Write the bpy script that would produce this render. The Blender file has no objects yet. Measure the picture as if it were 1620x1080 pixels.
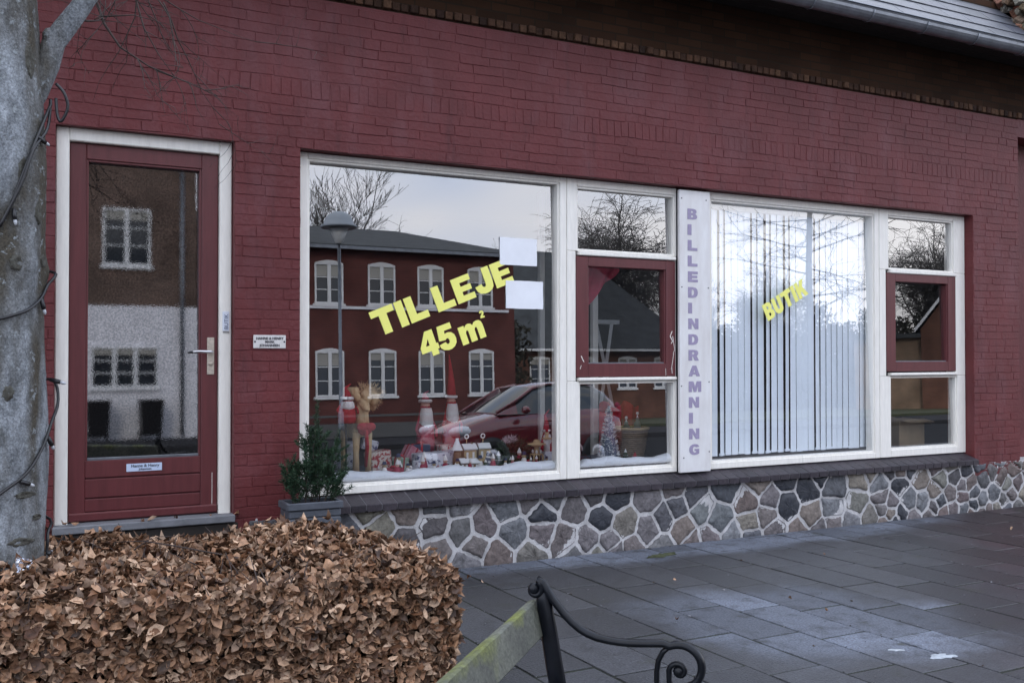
import bpy, math, random
from mathutils import Vector, Matrix
R = math.radians
random.seed(7)
scene = bpy.context.scene
col = scene.collection

# ------------------------------------------------------------------ camera
cam = bpy.data.cameras.new("camera"); camo = bpy.data.objects.new("camera", cam); col.objects.link(camo)
cam.sensor_width = 36; cam.lens = 35.0; cam.clip_start = 0.05; cam.clip_end = 2000
camo.location = (0, -6.42, 1.5)
camo.rotation_euler = (R(90) + math.atan(23/1575), 0, -math.atan(1575/2961))
scene.camera = camo

# ------------------------------------------------------------------ world and sun
SUN_EL, SUN_ROT = R(24), R(-25)
w = bpy.data.worlds.new("World"); scene.world = w; w.use_nodes = True
nt = w.node_tree; nt.nodes.clear()
def N(t, typ, **k):
    n = t.nodes.new(typ)
    for a, v in k.items(): setattr(n, a, v)
    return n
out = N(nt, 'ShaderNodeOutputWorld'); bg = N(nt, 'ShaderNodeBackground'); bg.inputs[1].default_value = 0.1
sky = N(nt, 'ShaderNodeTexSky'); sky.sky_type = 'NISHITA'; sky.sun_disc = False
sky.sun_elevation = SUN_EL; sky.sun_rotation = SUN_ROT; sky.air_density = 1.0; sky.dust_density = 2.0
tc = N(nt, 'ShaderNodeTexCoord'); mp = N(nt, 'ShaderNodeMapping'); mp.inputs['Scale'].default_value = (1.6, 1.6, 4.5)
nz = N(nt, 'ShaderNodeTexNoise'); nz.inputs['Scale'].default_value = 1.35; nz.inputs['Detail'].default_value = 6; nz.inputs['Roughness'].default_value = .5
nz2 = N(nt, 'ShaderNodeTexNoise'); nz2.inputs['Scale'].default_value = 1.1; nz2.inputs['Detail'].default_value = 3
cr = N(nt, 'ShaderNodeValToRGB'); cr.color_ramp.elements[0].position = .12; cr.color_ramp.elements[1].position = .42
cc = N(nt, 'ShaderNodeValToRGB')
cc.color_ramp.elements[0].position = .38; cc.color_ramp.elements[0].color = (.52, .66, .95, 1)
cc.color_ramp.elements[1].position = .62; cc.color_ramp.elements[1].color = (.98, .97, 1.0, 1)
sc = N(nt, 'ShaderNodeVectorMath', operation='SCALE'); sc.inputs[3].default_value = 20.0
mx = N(nt, 'ShaderNodeMix', data_type='RGBA')
nt.links.new(tc.outputs['Generated'], mp.inputs[0]); nt.links.new(mp.outputs[0], nz.inputs['Vector']); nt.links.new(mp.outputs[0], nz2.inputs['Vector'])
nt.links.new(nz.outputs[0], cr.inputs[0]); nt.links.new(nz2.outputs[0], cc.inputs[0]); nt.links.new(cc.outputs[0], sc.inputs[0])
nt.links.new(cr.outputs[0], mx.inputs[0]); nt.links.new(sky.outputs[0], mx.inputs[6]); nt.links.new(sc.outputs[0], mx.inputs[7])
nt.links.new(mx.outputs[2], bg.inputs[0]); nt.links.new(bg.outputs[0], out.inputs[0])

sl = bpy.data.lights.new("sun", 'SUN'); so = bpy.data.objects.new("sun", sl); col.objects.link(so)
sl.energy = 1.0; sl.angle = R(12); sl.color = (1, .93, .84)
# sky texture: rotation 0 puts the sun at +Y; positive turns it towards +X
sd = Vector((math.sin(SUN_ROT)*math.cos(SUN_EL), math.cos(SUN_ROT)*math.cos(SUN_EL), math.sin(SUN_EL)))
so.rotation_euler = sd.to_track_quat('Z', 'Y').to_euler()
scene.view_settings.view_transform = 'Standard'; scene.view_settings.look = 'None'
scene.view_settings.exposure = 0.42; scene.view_settings.gamma = 1
scene.render.engine = 'CYCLES'
scene.cycles.max_bounces = 8; scene.cycles.transparent_max_bounces = 16; scene.cycles.glossy_bounces = 4

# ------------------------------------------------------------------ materials
def sock(bs, *names):
    for n in names:
        if n in bs.inputs: return bs.inputs[n]
def mat(name, color, rough=.7, metal=0, var=0, vscale=6, bump=0, bscale=40, spec=.5, stretch=None, island=0, color2=None, bdetail=4, bdist=.01):
    m = bpy.data.materials.new(name); m.use_nodes = True; t = m.node_tree
    b = t.nodes['Principled BSDF']; b.inputs['Roughness'].default_value = rough; b.inputs['Metallic'].default_value = metal
    sock(b, 'Specular IOR Level', 'Specular').default_value = spec
    base = (*color, 1); b.inputs['Base Color'].default_value = base
    co = N(t, 'ShaderNodeTexCoord'); vec = co.outputs['Object']
    if stretch:
        mp = N(t, 'ShaderNodeMapping'); mp.inputs['Scale'].default_value = stretch; t.links.new(vec, mp.inputs[0]); vec = mp.outputs[0]
    cur = None
    if var or color2:
        n = N(t, 'ShaderNodeTexNoise'); n.inputs['Scale'].default_value = vscale; n.inputs['Detail'].default_value = 6; n.inputs['Roughness'].default_value = .62
        t.links.new(vec, n.inputs['Vector'])
        r = N(t, 'ShaderNodeValToRGB'); r.color_ramp.elements[0].position = .33; r.color_ramp.elements[1].position = .68
        c2 = color2 if color2 else tuple(min(1, c*(1+var)) for c in color)
        c1 = color if color2 else tuple(c*(1-var) for c in color)
        r.color_ramp.elements[0].color = (*c1, 1); r.color_ramp.elements[1].color = (*c2, 1)
        t.links.new(n.outputs[0], r.inputs[0]); cur = r.outputs[0]
    if island:
        g = N(t, 'ShaderNodeNewGeometry'); h = N(t, 'ShaderNodeHueSaturation')
        ma = N(t, 'ShaderNodeMapRange'); ma.inputs[3].default_value = 1-island; ma.inputs[4].default_value = 1+island
        t.links.new(g.outputs['Random Per Island'], ma.inputs[0]); t.links.new(ma.outputs[0], h.inputs['Value'])
        if cur: t.links.new(cur, h.inputs['Color'])
        else: h.inputs['Color'].default_value = base
        cur = h.outputs[0]
    if cur: t.links.new(cur, b.inputs['Base Color'])
    if bump:
        n2 = N(t, 'ShaderNodeTexNoise'); n2.inputs['Scale'].default_value = bscale; n2.inputs['Detail'].default_value = bdetail
        t.links.new(vec, n2.inputs['Vector'])
        bp = N(t, 'ShaderNodeBump'); bp.inputs['Strength'].default_value = bump; bp.inputs['Distance'].default_value = bdist
        t.links.new(n2.outputs[0], bp.inputs['Height']); t.links.new(bp.outputs[0], b.inputs['Normal'])
    return m
def ramp_island(name, cols, rough=.6, bump=0, bscale=30, spec=.3, speckle=0):
    """a colour per mesh island from a list"""
    m = mat(name, cols[0], rough, bump=bump, bscale=bscale, spec=spec); t = m.node_tree; b = t.nodes['Principled BSDF']
    g = N(t, 'ShaderNodeNewGeometry'); r = N(t, 'ShaderNodeValToRGB'); r.color_ramp.interpolation = 'LINEAR'
    el = r.color_ramp.elements
    while len(el) < len(cols): el.new(.5)
    for i, c in enumerate(cols): el[i].position = i/(len(cols)-1); el[i].color = (*c, 1)
    t.links.new(g.outputs['Random Per Island'], r.inputs[0]); cur = r.outputs[0]
    co = N(t, 'ShaderNodeTexCoord'); n = N(t, 'ShaderNodeTexNoise'); n.inputs['Scale'].default_value = speckle or 25; n.inputs['Detail'].default_value = 8; n.inputs['Roughness'].default_value = .75
    t.links.new(co.outputs['Object'], n.inputs['Vector'])
    ma = N(t, 'ShaderNodeMapRange'); ma.inputs[1].default_value = .3; ma.inputs[2].default_value = .7
    ma.inputs[3].default_value = .5 if speckle else .75; ma.inputs[4].default_value = 1.6 if speckle else 1.2
    h = N(t, 'ShaderNodeHueSaturation'); t.links.new(n.outputs[0], ma.inputs[0]); t.links.new(ma.outputs[0], h.inputs['Value'])
    t.links.new(cur, h.inputs['Color']); t.links.new(h.outputs[0], b.inputs['Base Color'])
    return m
def brickmat(name, c1, c2, mortar, scale=1.0, rough=.85, bump=.4, axis='xz'):
    m = mat(name, c1, rough); t = m.node_tree; b = t.nodes['Principled BSDF']
    co = N(t, 'ShaderNodeTexCoord'); sp = N(t, 'ShaderNodeSeparateXYZ'); cb = N(t, 'ShaderNodeCombineXYZ')
    ad = N(t, 'ShaderNodeMath', operation='ADD')
    t.links.new(co.outputs['Object'], sp.inputs[0]); t.links.new(sp.outputs[0], ad.inputs[0]); t.links.new(sp.outputs[1], ad.inputs[1])
    t.links.new(ad.outputs[0], cb.inputs[0]); t.links.new(sp.outputs[2], cb.inputs[1])
    br = N(t, 'ShaderNodeTexBrick'); br.inputs['Scale'].default_value = 1/scale
    br.inputs['Brick Width'].default_value = .24; br.inputs['Row Height'].default_value = .0667; br.inputs['Mortar Size'].default_value = .006
    br.inputs['Color1'].default_value = (*c1, 1); br.inputs['Color2'].default_value = (*c2, 1); br.inputs['Mortar'].default_value = (*mortar, 1)
    t.links.new(cb.outputs[0], br.inputs['Vector'])
    n = N(t, 'ShaderNodeTexNoise'); n.inputs['Scale'].default_value = 1.3; n.inputs['Detail'].default_value = 6
    t.links.new(co.outputs['Object'], n.inputs['Vector'])
    ma = N(t, 'ShaderNodeMapRange'); ma.inputs[1].default_value = .3; ma.inputs[2].default_value = .7; ma.inputs[3].default_value = .7; ma.inputs[4].default_value = 1.25
    h = N(t, 'ShaderNodeHueSaturation'); t.links.new(n.outputs[0], ma.inputs[0]); t.links.new(ma.outputs[0], h.inputs['Value'])
    t.links.new(br.outputs['Color'], h.inputs['Color']); t.links.new(h.outputs[0], b.inputs['Base Color'])
    bp = N(t, 'ShaderNodeBump'); bp.inputs['Strength'].default_value = bump; bp.inputs['Distance'].default_value = .01; bp.invert = True
    sock(b, 'Specular IOR Level', 'Specular').default_value = .15; t.links.new(br.outputs['Fac'], bp.inputs['Height']); t.links.new(bp.outputs[0], b.inputs['Normal'])
    return m
def glassmat(name, base=.16, tint=(.97, .98, .99), rough=0.0, bump=0, bscale=60, bdist=.001, stretch=None, gcol=(1, 1, 1)):
    """double glazing: about a sixth of the light comes back at the front, more towards grazing"""
    m = bpy.data.materials.new(name); m.use_nodes = True; t = m.node_tree; t.nodes.clear()
    o = N(t, 'ShaderNodeOutputMaterial'); mixs = N(t, 'ShaderNodeMixShader'); tr = N(t, 'ShaderNodeBsdfTransparent'); gl = N(t, 'ShaderNodeBsdfGlossy')
    tr.inputs[0].default_value = (*tint, 1); gl.inputs['Roughness'].default_value = rough; gl.inputs[0].default_value = (*gcol, 1)
    fr = N(t, 'ShaderNodeLayerWeight'); fr.inputs[0].default_value = .5
    pw = N(t, 'ShaderNodeMath', operation='POWER'); pw.inputs[1].default_value = 2.6; t.links.new(fr.outputs['Facing'], pw.inputs[0])
    ma = N(t, 'ShaderNodeMapRange'); ma.inputs[1].default_value = 0; ma.inputs[2].default_value = 1; ma.inputs[3].default_value = base; ma.inputs[4].default_value = .95
    t.links.new(pw.outputs[0], ma.inputs[0]); t.links.new(ma.outputs[0], mixs.inputs[0])
    t.links.new(tr.outputs[0], mixs.inputs[1]); t.links.new(gl.outputs[0], mixs.inputs[2]); t.links.new(mixs.outputs[0], o.inputs[0])
    if bump:
        co = N(t, 'ShaderNodeTexCoord'); n = N(t, 'ShaderNodeTexNoise'); n.inputs['Scale'].default_value = bscale; n.inputs['Detail'].default_value = 1
        vec = co.outputs['Object']
        if stretch:
            mp = N(t, 'ShaderNodeMapping'); mp.inputs['Scale'].default_value = stretch; t.links.new(vec, mp.inputs[0]); vec = mp.outputs[0]
        t.links.new(vec, n.inputs['Vector']); bp = N(t, 'ShaderNodeBump'); bp.inputs['Strength'].default_value = bump; bp.inputs['Distance'].default_value = bdist
        t.links.new(n.outputs[0], bp.inputs['Height']); t.links.new(bp.outputs[0], gl.inputs['Normal'])
    return m
M = {}
M['redpaint'] = mat('red_wall_paint', (.120, .0255, .027), .55, var=.16, vscale=2.2, bump=.9, bscale=38, spec=.3, bdist=.005)
def weather(m, col_, scale, stretch, lo, hi, amount):
    """lay a second, streaky tone over a material's base colour"""
    t = m.node_tree; b = t.nodes['Principled BSDF']; src = b.inputs['Base Color'].links[0].from_socket
    co = N(t, 'ShaderNodeTexCoord'); mp = N(t, 'ShaderNodeMapping'); mp.inputs['Scale'].default_value = stretch
    n = N(t, 'ShaderNodeTexNoise'); n.inputs['Scale'].default_value = scale; n.inputs['Detail'].default_value = 9; n.inputs['Roughness'].default_value = .7
    t.links.new(co.outputs['Object'], mp.inputs[0]); t.links.new(mp.outputs[0], n.inputs['Vector'])
    r = N(t, 'ShaderNodeMapRange'); r.inputs[1].default_value = lo; r.inputs[2].default_value = hi; r.inputs[4].default_value = amount; t.links.new(n.outputs[0], r.inputs[0])
    x = N(t, 'ShaderNodeMix', data_type='RGBA'); x.inputs[7].default_value = (*col_, 1); t.links.new(r.outputs[0], x.inputs[0]); t.links.new(src, x.inputs[6]); t.links.new(x.outputs[2], b.inputs['Base Color'])
weather(M['redpaint'], (.16, .075, .085), 3.0, (1, 1, .35), .50, .72, .45)
weather(M['redpaint'], (.055, .014, .016), 6.0, (2.2, 2, .25), .54, .74, .7)
weather(M['redpaint'], (.22, .13, .13), 38, (1, 1, 1), .70, .76, .5)
M['redwood'] = mat('red_wood_paint', (.105, .024, .026), .42, var=.14, vscale=5, bump=.15, bscale=30, spec=.45, stretch=(6, 6, .6), bdist=.003)
M['white'] = mat('cream_paint', (.80, .775, .715), .5, var=.06, vscale=9, bump=.15, bscale=35, stretch=(5, 5, .7), bdist=.003)
weather(M['white'], (.40, .37, .32), 7, (1.5, 1.5, .3), .60, .80, .55)
M['signwhite'] = mat('sign_board_white', (.74, .74, .74), .5, color2=(.60, .58, .57), vscale=3.0, stretch=(2.5, 1, .8))
M['lilac'] = mat('faded_lilac', (.30, .26, .38), .6, var=.12, vscale=30)
M['yellow'] = mat('yellow_vinyl', (.86, .84, .20), .45)
M['darkbrick'] = ramp_island('old_brown_brick', [(.04, .019, .013), (.09, .045, .026), (.022, .012, .009), (.06, .03, .018), (.11, .058, .033), (.03, .015, .011)], .9, .5, 60, speckle=18)
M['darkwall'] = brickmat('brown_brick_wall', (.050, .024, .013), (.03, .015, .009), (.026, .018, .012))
M['sill'] = ramp_island('dark_clinker', [(.030, .025, .032), (.040, .033, .040), (.022, .019, .024)], .5, .3, 90, spec=.3, speckle=40)
M['silljoint'] = mat('sill_joint', (.11, .105, .115), .9)
M['mortar'] = mat('pale_mortar', (.36, .35, .35), .9, color2=(.60, .59, .59), vscale=9, bump=.9, bscale=70, bdist=.006)
stone_cols = [(.10, .105, .12), (.15, .125, .118), (.07, .076, .09), (.20, .18, .15), (.115, .085, .085), (.17, .175, .185), (.055, .06, .07), (.135, .105, .095), (.13, .145, .155), (.17, .155, .12)]
M['stone'] = ramp_island('fieldstone', stone_cols, .75, 1.0, 26, spec=.35, speckle=24)
M['blackstone'] = mat('black_fieldstone', (.030, .033, .042), .6, var=.3, vscale=30, bump=.5, bscale=50)
M['zinc'] = mat('zinc', (.20, .215, .24), .42, .75, var=.2, vscale=8, bump=.1, bscale=30)
M['slate'] = ramp_island('roof_slate', [(.05, .055, .065), (.075, .08, .095), (.06, .065, .085)], .38, .3, 60, spec=.6)
M['black'] = mat('black_paint', (.006, .007, .010), .28, var=.3, vscale=20, bump=.12, bscale=60, spec=.22, bdist=.003)
M['wood'] = mat('weathered_bench_wood', (.055, .058, .048), .6, color2=(.11, .115, .09), vscale=6, bump=.5, bscale=28, stretch=(1, 1, 1), bdist=.004)
M['steel'] = mat('steel', (.62, .62, .64), .28, .9)
M['plate'] = mat('aged_plate', (.46, .40, .33), .5, .2, var=.2, vscale=60)
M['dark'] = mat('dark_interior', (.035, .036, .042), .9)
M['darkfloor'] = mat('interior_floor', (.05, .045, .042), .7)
M['paper'] = mat('white_paper', (.78, .80, .84), .8, var=.04, vscale=6, bump=.2, bscale=8)
M['blind'] = mat('blind_fabric', (.84, .90, .96), .8, var=.03, vscale=3)
M['ink'] = mat('black_ink', (.02, .02, .03), .6)
M['labelblue'] = mat('label_blue', (.45, .55, .75), .4)
M['step'] = mat('step_stone', (.16, .165, .18), .7, var=.25, vscale=8, bump=.4, bscale=60, bdist=.004)

# glass
M['glass'] = glassmat('window_glass', .26)
M['glassblind'] = glassmat('window_glass_clear', .20)
M['glassdim'] = glassmat('casement_glass', .12)
M['doorglass'] = glassmat('textured_door_glass', .24, tint=(.20, .22, .25), rough=.0, bump=1, bscale=130, bdist=.000019)
t = M['doorglass'].node_tree; mixn = [n for n in t.nodes if n.type == 'MIX_SHADER'][0]; srcf = mixn.inputs[0].links[0].from_socket
co = N(t, 'ShaderNodeTexCoord'); n7 = N(t, 'ShaderNodeTexNoise'); n7.inputs['Scale'].default_value = 95; n7.inputs['Detail'].default_value = 2; t.links.new(co.outputs['Object'], n7.inputs['Vector'])
r7 = N(t, 'ShaderNodeMapRange'); r7.inputs[1].default_value = .35; r7.inputs[2].default_value = .68; r7.inputs[3].default_value = .78; r7.inputs[4].default_value = 1.25; t.links.new(n7.outputs[0], r7.inputs[0])
x7 = N(t, 'ShaderNodeMath', operation='MULTIPLY'); t.links.new(srcf, x7.inputs[0]); t.links.new(r7.outputs[0], x7.inputs[1]); t.links.new(x7.outputs[0], mixn.inputs[0])

# ------------------------------------------------------------------ mesh helpers
class MB:
    def __init__(s): s.v = []; s.f = []; s.mi = []; s.sm = []
    def add(s, vs, fs, mi=0, smooth=False):
        o = len(s.v); s.v += [tuple(v) for v in vs]
        for f in fs: s.f.append(tuple(i+o for i in f)); s.mi.append(mi); s.sm.append(smooth)
        return s
    def box(s, x0, x1, y0, y1, z0, z1, mi=0, rot=None, c=None):
        vs = [(x, y, z) for x in (x0, x1) for y in (y0, y1) for z in (z0, z1)]
        if rot is not None:
            c = Vector(c if c else ((x0+x1)/2, (y0+y1)/2, (z0+z1)/2)); vs = [tuple(rot @ (Vector(v)-c) + c) for v in vs]
        return s.add(vs, [(0, 1, 3, 2), (4, 6, 7, 5), (0, 4, 5, 1), (2, 3, 7, 6), (0, 2, 6, 4), (1, 5, 7, 3)], mi)
    def bbox(s, x0, x1, y0, y1, z0, z1, b=.004, mi=0):
        """box with chamfered edges"""
        vs = []; idx = {}
        for ax in range(3):
            for i, x in enumerate((x0, x1)):
                for j, y in enumerate((y0, y1)):
                    for k, z in enumerate((z0, z1)):
                        p = [x, y, z]; sg = [1 if i == 0 else -1, 1 if j == 0 else -1, 1 if k == 0 else -1]
                        for a in range(3):
                            if a != ax: p[a] += sg[a]*b
                        idx[(ax, i, j, k)] = len(vs); vs.append(tuple(p))
        fs = []
        for i in (0, 1): fs.append([idx[(0, i, *q)] for q in ((0, 0), (0, 1), (1, 1), (1, 0))])
        for j in (0, 1): fs.append([idx[(1, q[0], j, q[1])] for q in ((0, 0), (0, 1), (1, 1), (1, 0))])
        for k in (0, 1): fs.append([idx[(2, *q, k)] for q in ((0, 0), (0, 1), (1, 1), (1, 0))])
        for i in (0, 1):
            for j in (0, 1): fs.append([idx[(0, i, j, 0)], idx[(0, i, j, 1)], idx[(1, i, j, 1)], idx[(1, i, j, 0)]])
            for k in (0, 1): fs.append([idx[(0, i, 0, k)], idx[(0, i, 1, k)], idx[(2, i, 1, k)], idx[(2, i, 0, k)]])
        for j in (0, 1):
            for k in (0, 1): fs.append([idx[(1, 0, j, k)], idx[(1, 1, j, k)], idx[(2, 1, j, k)], idx[(2, 0, j, k)]])
        for i in (0, 1):
            for j in (0, 1):
                for k in (0, 1): fs.append([idx[(0, i, j, k)], idx[(1, i, j, k)], idx[(2, i, j, k)]])
        return s.add(vs, fs, mi)
    def tube(s, pts, rad, n=8, mi=0, cap=True, smooth=True, flat=1.0, up=None):
        pts = [Vector(p) for p in pts]; m = len(pts)
        if not hasattr(rad, '__len__'): rad = [rad]*m
        vs = []; prev = None
        for i, p in enumerate(pts):
            d = (pts[min(i+1, m-1)] - pts[max(i-1, 0)])
            if d.length < 1e-9: d = Vector((0, 0, 1))
            d.normalize()
            if up is not None: a = Vector(up)
            elif prev is None: a = Vector((0, 0, 1)) if abs(d.z) < .9 else Vector((1, 0, 0))
            else: a = prev
            a = (a - d*a.dot(d)); a.normalize(); prev = a; b = d.cross(a)
            for k in range(n):
                t = 2*math.pi*k/n
                vs.append(p + (a*math.cos(t)*flat + b*math.sin(t))*rad[i])
        fs = []
        for i in range(m-1):
            for k in range(n):
                k2 = (k+1) % n; fs.append((i*n+k, i*n+k2, (i+1)*n+k2, (i+1)*n+k))
        if cap: fs.append(tuple(range(n))[::-1]); fs.append(tuple(range((m-1)*n, m*n)))
        return s.add(vs, fs, mi, smooth)
    def lathe(s, prof, c=(0, 0, 0), n=16, mi=0, smooth=True):
        vs = []; fs = []
        for r, z in prof:
            for k in range(n):
                t = 2*math.pi*k/n; vs.append((c[0]+r*math.cos(t), c[1]+r*math.sin(t), c[2]+z))
        for i in range(len(prof)-1):
            for k in range(n):
                k2 = (k+1) % n; fs.append((i*n+k, i*n+k2, (i+1)*n+k2, (i+1)*n+k))
        return s.add(vs, fs, mi, smooth)
    def ball(s, c, r, n=10, mi=0, sc=(1, 1, 1), jit=0):
        vs = []; fs = []; m = n//2+1
        for i in range(m+1):
            ph = math.pi*i/m
            for k in range(n):
                t = 2*math.pi*k/n; j = 1+random.uniform(-jit, jit)
                vs.append((c[0]+r*sc[0]*j*math.sin(ph)*math.cos(t), c[1]+r*sc[1]*j*math.sin(ph)*math.sin(t), c[2]+r*sc[2]*j*math.cos(ph)))
        for i in range(m):
            for k in range(n):
                k2 = (k+1) % n; fs.append((i*n+k, (i+1)*n+k, (i+1)*n+k2, i*n+k2))
        return s.add(vs, fs, mi, True)
    def prism(s, poly, y0, y1, mi=0):
        """poly in x,z; extruded along y"""
        n = len(poly); vs = [(p[0], y0, p[1]) for p in poly] + [(p[0], y1, p[1]) for p in poly]
        fs = [tuple(range(n)), tuple(range(2*n-1, n-1, -1))] + [(i, i+n, (i+1) % n+n, (i+1) % n) for i in range(n)]
        return s.add(vs, fs, mi)
    def xf(s, mtx, a=0):
        s.v[a:] = [tuple(mtx @ Vector(v)) for v in s.v[a:]]; return s
    def build(s, name, mats, parent=None, loc=(0, 0, 0)):
        me = bpy.data.meshes.new(name); me.from_pydata(s.v, [], s.f)
        if not isinstance(mats, (list, tuple)): mats = [mats]
        for m in mats: me.materials.append(m)
        me.polygons.foreach_set('material_index', s.mi); me.polygons.foreach_set('use_smooth', s.sm); me.update()
        import bmesh
        b = bmesh.new(); b.from_mesh(me); bmesh.ops.recalc_face_normals(b, faces=b.faces); b.to_mesh(me); b.free()
        o = bpy.data.objects.new(name, me); col.objects.link(o); o.location = loc
        if parent is not None: o.parent = parent
        return o
def tag(o, label=None, cat=None, group=None, kind=None):
    if label: o['label'] = label
    if cat: o['category'] = cat
    if group: o['group'] = group
    if kind: o['kind'] = kind
    return o
def thing(name, label, cat, loc=(0, 0, 0), rz=0, group=None):
    o = bpy.data.objects.new(name, None); o.empty_display_size = .2; col.objects.link(o)
    o.location = loc; o.rotation_euler = (0, 0, rz)
    return tag(o, label, cat, group)
def dup(root, loc, rz=None, sc=None, label=None, deep=True):
    def cp(o, par):
        c = o.copy(); col.objects.link(c)
        if par is not None: c.parent = par
        if deep:
            for ch in list(kids.get(o.name, [])): cp(ch, c)
        return c
    kids = {}
    for o in col.objects:
        if o.parent: kids.setdefault(o.parent.name, []).append(o)
    r = cp(root, None); r.location = loc
    if rz is not None: r.rotation_euler = (r.rotation_euler[0], r.rotation_euler[1], rz)
    if sc is not None: r.scale = sc if hasattr(sc, '__len__') else (sc,)*3
    if label: r['label'] = label
    return r
def text_mesh(name, body, size, material, parent, origin, xdir=(1, 0, 0), updir=(0, 0, 1), ext=.0008, bold=.0, align='LEFT', spacing=1.0, sx=1.0, tag_=None, line=1.0):
    cu = bpy.data.curves.new(name, 'FONT'); cu.body = body; cu.size = size; cu.extrude = ext; cu.offset = bold; cu.align_x = align
    cu.space_character = spacing; cu.space_line = line
    o = bpy.data.objects.new(name, cu); col.objects.link(o)
    dg = bpy.context.evaluated_depsgraph_get(); me = bpy.data.meshes.new_from_object(o.evaluated_get(dg))
    bpy.data.objects.remove(o); bpy.data.curves.remove(cu)
    me.name = name; me.materials.clear(); me.materials.append(material)
    x = Vector(xdir).normalized(); u = Vector(updir).normalized(); nrm = x.cross(u)
    mtx = Matrix((( x.x*sx, u.x, nrm.x, origin[0]), (x.y*sx, u.y, nrm.y, origin[1]), (x.z*sx, u.z, nrm.z, origin[2]), (0, 0, 0, 1)))
    me.transform(mtx)
    o = bpy.data.objects.new(name, me); col.objects.link(o)
    if parent is not None: o.parent = parent
    return o
def chaikin(p, n=1):
    for _ in range(n):
        q = []
        for i in range(len(p)):
            a, b = p[i], p[(i+1) % len(p)]
            q.append((a[0]*.78+b[0]*.22, a[1]*.78+b[1]*.22)); q.append((a[0]*.22+b[0]*.78, a[1]*.22+b[1]*.78))
        p = q
    return p
#PART2
# ------------------------------------------------------------------ ground: street, kerb, pavement
g = MB(); g.add([(-150, -160, -.16), (220, -160, -.16), (220, 60, -.16), (-150, 60, -.16)], [(0, 1, 2, 3)])
M['asphalt'] = mat('asphalt', (.020, .021, .023), .95, var=.3, vscale=1.5, spec=.1, bump=.4, bscale=120, bdist=.004)
tag(g.build('street', M['asphalt']), kind='structure')
M['bed'] = mat('joint_bed', (.010, .011, .009), .95, color2=(.020, .026, .010), vscale=5, bump=.6, bscale=120)
g = MB(); g.box(-14, 40, -7.5, .05, -.15, -.0042)
tag(g.build('pavement_bed', M['bed']), kind='structure')
# wet concrete slabs, paler in an oval patch and along the wall
m = mat('wet_slabs', (.05, .053, .06), .5, bump=1.0, bscale=90, spec=.5, bdist=.006); M['slab'] = m
t = m.node_tree; b = t.nodes['Principled BSDF']; co = N(t, 'ShaderNodeTexCoord')
def ellipse(cx, cy, rx, ry, ang):
    mp = N(t, 'ShaderNodeMapping'); mp.vector_type = 'TEXTURE'
    mp.inputs['Location'].default_value = (cx, cy, 0); mp.inputs['Rotation'].default_value = (0, 0, ang); mp.inputs['Scale'].default_value = (rx, ry, 50)
    t.links.new(co.outputs['Object'], mp.inputs[0]); ln = N(t, 'ShaderNodeVectorMath', operation='LENGTH'); t.links.new(mp.outputs[0], ln.inputs[0])
    nn = N(t, 'ShaderNodeTexNoise'); nn.inputs['Scale'].default_value = 1.8; nn.inputs['Detail'].default_value = 5
    t.links.new(co.outputs['Object'], nn.inputs['Vector'])
    a = N(t, 'ShaderNodeMath', operation='MULTIPLY_ADD'); a.inputs[1].default_value = .9; t.links.new(nn.outputs[0], a.inputs[0]); t.links.new(ln.outputs['Value'], a.inputs[2])
    r = N(t, 'ShaderNodeMapRange'); r.inputs[1].default_value = 1.55; r.inputs[2].default_value = 1.1; r.interpolation_type = 'SMOOTHSTEP'
    t.links.new(a.outputs[0], r.inputs[0]); return r.outputs[0]
e1 = ellipse(4.15, -2.15, 1.0, .80, R(-35)); e2 = ellipse(5.5, .05, 3.6, .55, 0)
mxm = N(t, 'ShaderNodeMath', operation='MAXIMUM'); gi0 = N(t, 'ShaderNodeNewGeometry'); ri = N(t, 'ShaderNodeMapRange'); ri.inputs[3].default_value = .55; ri.inputs[4].default_value = 1.1; t.links.new(gi0.outputs['Random Per Island'], ri.inputs[0])
me1 = N(t, 'ShaderNodeMath', operation='MULTIPLY'); t.links.new(e1, me1.inputs[0]); t.links.new(ri.outputs[0], me1.inputs[1]); t.links.new(me1.outputs[0], mxm.inputs[0]); t.links.new(e2, mxm.inputs[1])
gi = N(t, 'ShaderNodeNewGeometry'); vr = N(t, 'ShaderNodeMapRange'); vr.inputs[3].default_value = .68; vr.inputs[4].default_value = 1.32
t.links.new(gi.outputs['Random Per Island'], vr.inputs[0])
fine = N(t, 'ShaderNodeTexNoise'); fine.inputs['Scale'].default_value = 85; fine.inputs['Detail'].default_value = 5; fine.inputs['Roughness'].default_value = .8
t.links.new(co.outputs['Object'], fine.inputs['Vector'])
fr_ = N(t, 'ShaderNodeMapRange'); fr_.inputs[1].default_value = .35; fr_.inputs[2].default_value = .65; fr_.inputs[3].default_value = .35; fr_.inputs[4].default_value = 1.85
t.links.new(fine.outputs[0], fr_.inputs[0])
mulv = N(t, 'ShaderNodeMath', operation='MULTIPLY'); t.links.new(vr.outputs[0], mulv.inputs[0]); t.links.new(fr_.outputs[0], mulv.inputs[1])
cm = N(t, 'ShaderNodeMix', data_type='RGBA'); cm.inputs[6].default_value = (.036, .037, .042, 1); cm.inputs[7].default_value = (.105, .118, .148, 1)
t.links.new(mxm.outputs[0], cm.inputs[0])
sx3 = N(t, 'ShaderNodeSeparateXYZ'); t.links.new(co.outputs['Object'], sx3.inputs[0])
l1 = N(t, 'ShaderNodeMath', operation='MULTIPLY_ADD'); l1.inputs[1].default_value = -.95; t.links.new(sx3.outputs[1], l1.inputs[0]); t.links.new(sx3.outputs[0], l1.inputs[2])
nb3 = N(t, 'ShaderNodeTexNoise'); nb3.inputs['Scale'].default_value = 2.2; nb3.inputs['Detail'].default_value = 6; t.links.new(co.outputs['Object'], nb3.inputs['Vector'])
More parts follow.
